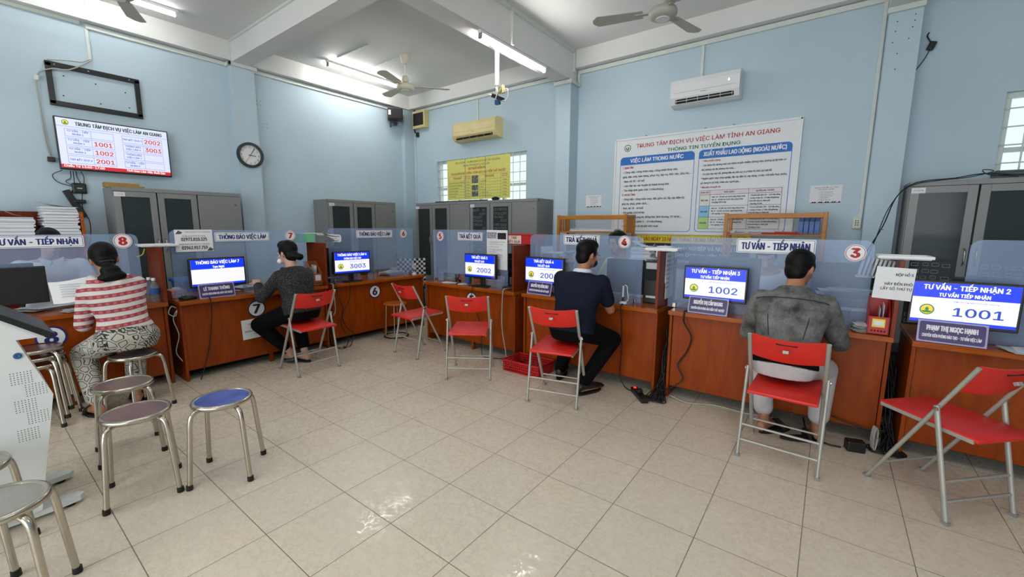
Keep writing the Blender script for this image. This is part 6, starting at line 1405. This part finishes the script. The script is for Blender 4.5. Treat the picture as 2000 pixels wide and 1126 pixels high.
MB().tube([H @ V(s*.0765, .0, .112) if k == 0 else H @ V(s*.074, .085, .115) for s in (1,) for k in (0, 1)], .002, 6).tube([H @ V(-.0765, .0, .112), H @ V(-.074, .085, .115)], .002, 6).tube([H @ V(-.074, .085, .115), H @ V(-.03, .108, .117), H @ V(.03, .108, .117), H @ V(.074, .085, .115)], .0022, 6).done('glasses', 'black', P['t'], smooth=180)
MB().ball(H @ V(0, .075, .045), .050, .040, .040, 14).done('face_mask', 'blackm', P['t'], smooth=180)

# 4 man in the denim jacket at desk 3
P = person('man in a grey denim jacket seated with his back turned at desk 3', (2.615, 1.575), R(-2), 'skin', lean=20, head_yaw=-16, head_pitch=18, seat=.500, bulk=1.03, ts=.90, neckfwd=.02, hs=1.04, lh=(-.12, .40, .84), rh=(.14, .42, .84), lk=(-.17, .33, .50), rk=(.20, .33, .50), lf=(-.10, .20, .09), rf=(.20, .30, .09))
for q, ya in (('lleg', -14), ('rleg', 12)):
    mt = foot(P['body'], P[q][2], ya, hgt=.02)
finish(P); face_parts(P['t'], P['H'])
for mt, nm in ((Matrix.Translation((-.07, .235, 0)) @ Matrix.Rotation(R(-35), 4, 'Z'), 'sandal'), (Matrix.Translation((.075, .215, 0)) @ Matrix.Rotation(R(-60), 4, 'Z'), 'sandal')): sole(P['t'], nm, 'blackm', mt, .26, 'blackm')
def jk(b):
    n = P['nb']; b.tube([n+V(.078*math.sin(a), .07*math.cos(a)-.012, .016-.016*math.cos(a)) for a in [i*2*PI/20 for i in range(21)]], .018, 10, flat=1.5)
M['denim'] = denim('grey_washed_denim', '272828', '7B7C79'); M['seam'] = mat('dark_denim_seam', '303030', .9)
jo = shirt(P, 'denim_jacket', M['denim'], 1.92, .020, 2, 9, extra=jk, slw=.068, cuff=.046, smooth=5)
J = P['J']
def ring_tube(c, ax, ay, rx, ry, r, a0=0, a1=360, n=26): return [c+ax*(rx*math.copysign(abs(math.cos(R(a)))**.85, math.cos(R(a))))+ay*(ry*math.copysign(abs(math.sin(R(a)))**.85, math.sin(R(a)))) for a in [a0+(a1-a0)*i/n for i in range(n+1)]]
c, rx, ry, ax, up_ = J[2]; ay = up_.cross(ax).normalized()
MB().tube(ring_tube(c, ax, ay, rx+.022, ry+.022, 0), .018, 8, flat=.5).done('waistband', M['denim'], jo, smooth=180)
b = MB(); c, rx, ry, ax, up_ = J[6]; ay = up_.cross(ax).normalized(); b.tube(ring_tube(c+up_*.02, ax, ay, rx+.019, ry+.021, 0, 192, 348), .0028, 6)
for s in (-1, 1):
    b.tube([J[6][0]+J[6][3]*(s*.115)+V(0, -J[6][2]-.012, .015), J[5][0]+J[5][3]*(s*.105)+V(0, -J[5][2]-.014, 0), J[3][0]+V(s*.085, -J[3][2]-.014, 0), J[2][0]+V(s*.08, -J[2][2]-.016, .02)], .0022, 6)
b.done('seams', M['seam'], jo, smooth=180)
for s in (-1, 1): MB().box(-.05, .05, -.004, .004, -.014, .014, .004).done('side_strap', M['seam'], jo, mtx=Matrix.Translation(J[2][0]+V(s*(J[2][1]+.03), -.02, .03)) @ Matrix.Rotation(R(s*70), 4, 'Z'))
b = MB(); torso(b, J, .012, 1, 2); remesh(b, 'undershirt', 'black_cloth', P['t'], .0095, 4)
trousers(P, 'trousers', 'jeans', .80, .016, wide=1.10, top=1)
hair_cap(P, [((0, -.016, .150), (.083, .099, .091)), ((0, -.048, .085), (.067, .055, .072)), ((0, .02, .19), (.070, .075, .052)), ((-.071, .012, .125), (.013, .026, .042)), ((.071, .012, .125), (.013, .026, .042))])

# staff behind the screens
P = person('man in a white shirt seated facing out behind the number 8 screen', (-2.78, -1.03), -Q, 'skinp', lean=8, head_yaw=4, head_pitch=22, seat=.535, bulk=1.05, lh=(-.14, .38, .83), rh=(.16, .38, .83), lk=(-.15, .34, .46), rk=(.15, .34, .46), vox=.0095)
for q in ('lleg', 'rleg'): foot(P['body'], P[q][2], 0)
finish(P); face_parts(P['t'], P['H']); shirt(P, 'white_shirt', 'white_cloth', .75, .016, 1, 8, slw=.07); trousers(P, 'trousers', 'black_cloth'); hair_cap(P, SHORT)
b = MB()
for s in (-1, 1): b.prism([(0, 0), (s*.075, .035), (s*.065, -.03), (s*.03, -.06)], .085, .094)
b.done('collar', 'white_cloth', P['t'], mtx=Matrix.Translation(P['nb']+V(0, -.0, -.01)))
P = person('woman in a pale green blouse smiling behind the number 4 screen', (1.0, 2.90), PI+R(-12), 'skinp', lean=9, head_yaw=-10, head_pitch=14, seat=.52, girl=True, lh=(-.14, .36, .83), rh=(.16, .36, .83), lk=(-.15, .34, .46), rk=(.15, .34, .46), vox=.0095)
for q in ('lleg', 'rleg'): foot(P['body'], P[q][2], 0)
finish(P); face_parts(P['t'], P['H']); shirt(P, 'green_blouse', floral('pale_green_print'), .8, .016, 1, 8, slw=.066); trousers(P, 'trousers', 'black_cloth')
hair_cap(P, [((0, -.016, .152), (.086, .100, .092)), ((0, -.045, .10), (.084, .06, .08)), ((-.06, .0, .14), (.03, .07, .06)), ((.06, .0, .14), (.03, .07, .06)), ((0, .03, .205), (.062, .066, .034))])
P = person('person in a white shirt bowed behind the number 3 screen and its large monitor', (2.46, 2.98), PI+R(-4), 'skinp', lean=18, side=9, head_yaw=8, head_pitch=30, seat=.49, girl=True, bulk=1.05, lh=(-.14, .38, .83), rh=(.16, .38, .83), lk=(-.15, .34, .46), rk=(.15, .34, .46), vox=.0095)
for q in ('lleg', 'rleg'): foot(P['body'], P[q][2], 0)
finish(P); face_parts(P['t'], P['H']); shirt(P, 'white_shirt', 'white_cloth', .8, .018, 1, 8, slw=.07); trousers(P, 'trousers', 'black_cloth'); hair_cap(P, SHORT)
# plain staff chairs carrying them
def staff_chair(x, y, rot, z, label):
    t = thing('staff_chair', label, 'chair', (x, y, 0), rot, 'staff chairs behind the counters')
    MB().box(-.22, .22, -.22, .20, z-.07, z, .02).done('seat', 'blackm', t); MB().box(-.20, .20, -.29, -.25, z+.12, z+.40, .02).done('backrest', 'blackm', t); MB().box(-.03, .03, -.27, -.23, z-.06, z+.2, .006).done('back_bar', 'black', t)
    for a in (-.18, .18):
        for c in (-.18, .17): MB().tube([(a, c, z-.06), (a*1.08, c*1.08, 0)], .013, 8).done('leg', 'black', t, smooth=60)
staff_chair(-2.78, -1.03, -Q, .46, 'black chair under the man in white behind the number 8 screen')
staff_chair(1.0, 2.90, PI+R(-12), .46, 'black chair under the woman in green behind the number 4 screen')
staff_chair(2.44, 2.98, PI+R(-4), .43, 'black chair under the bowed person behind the number 3 screen')
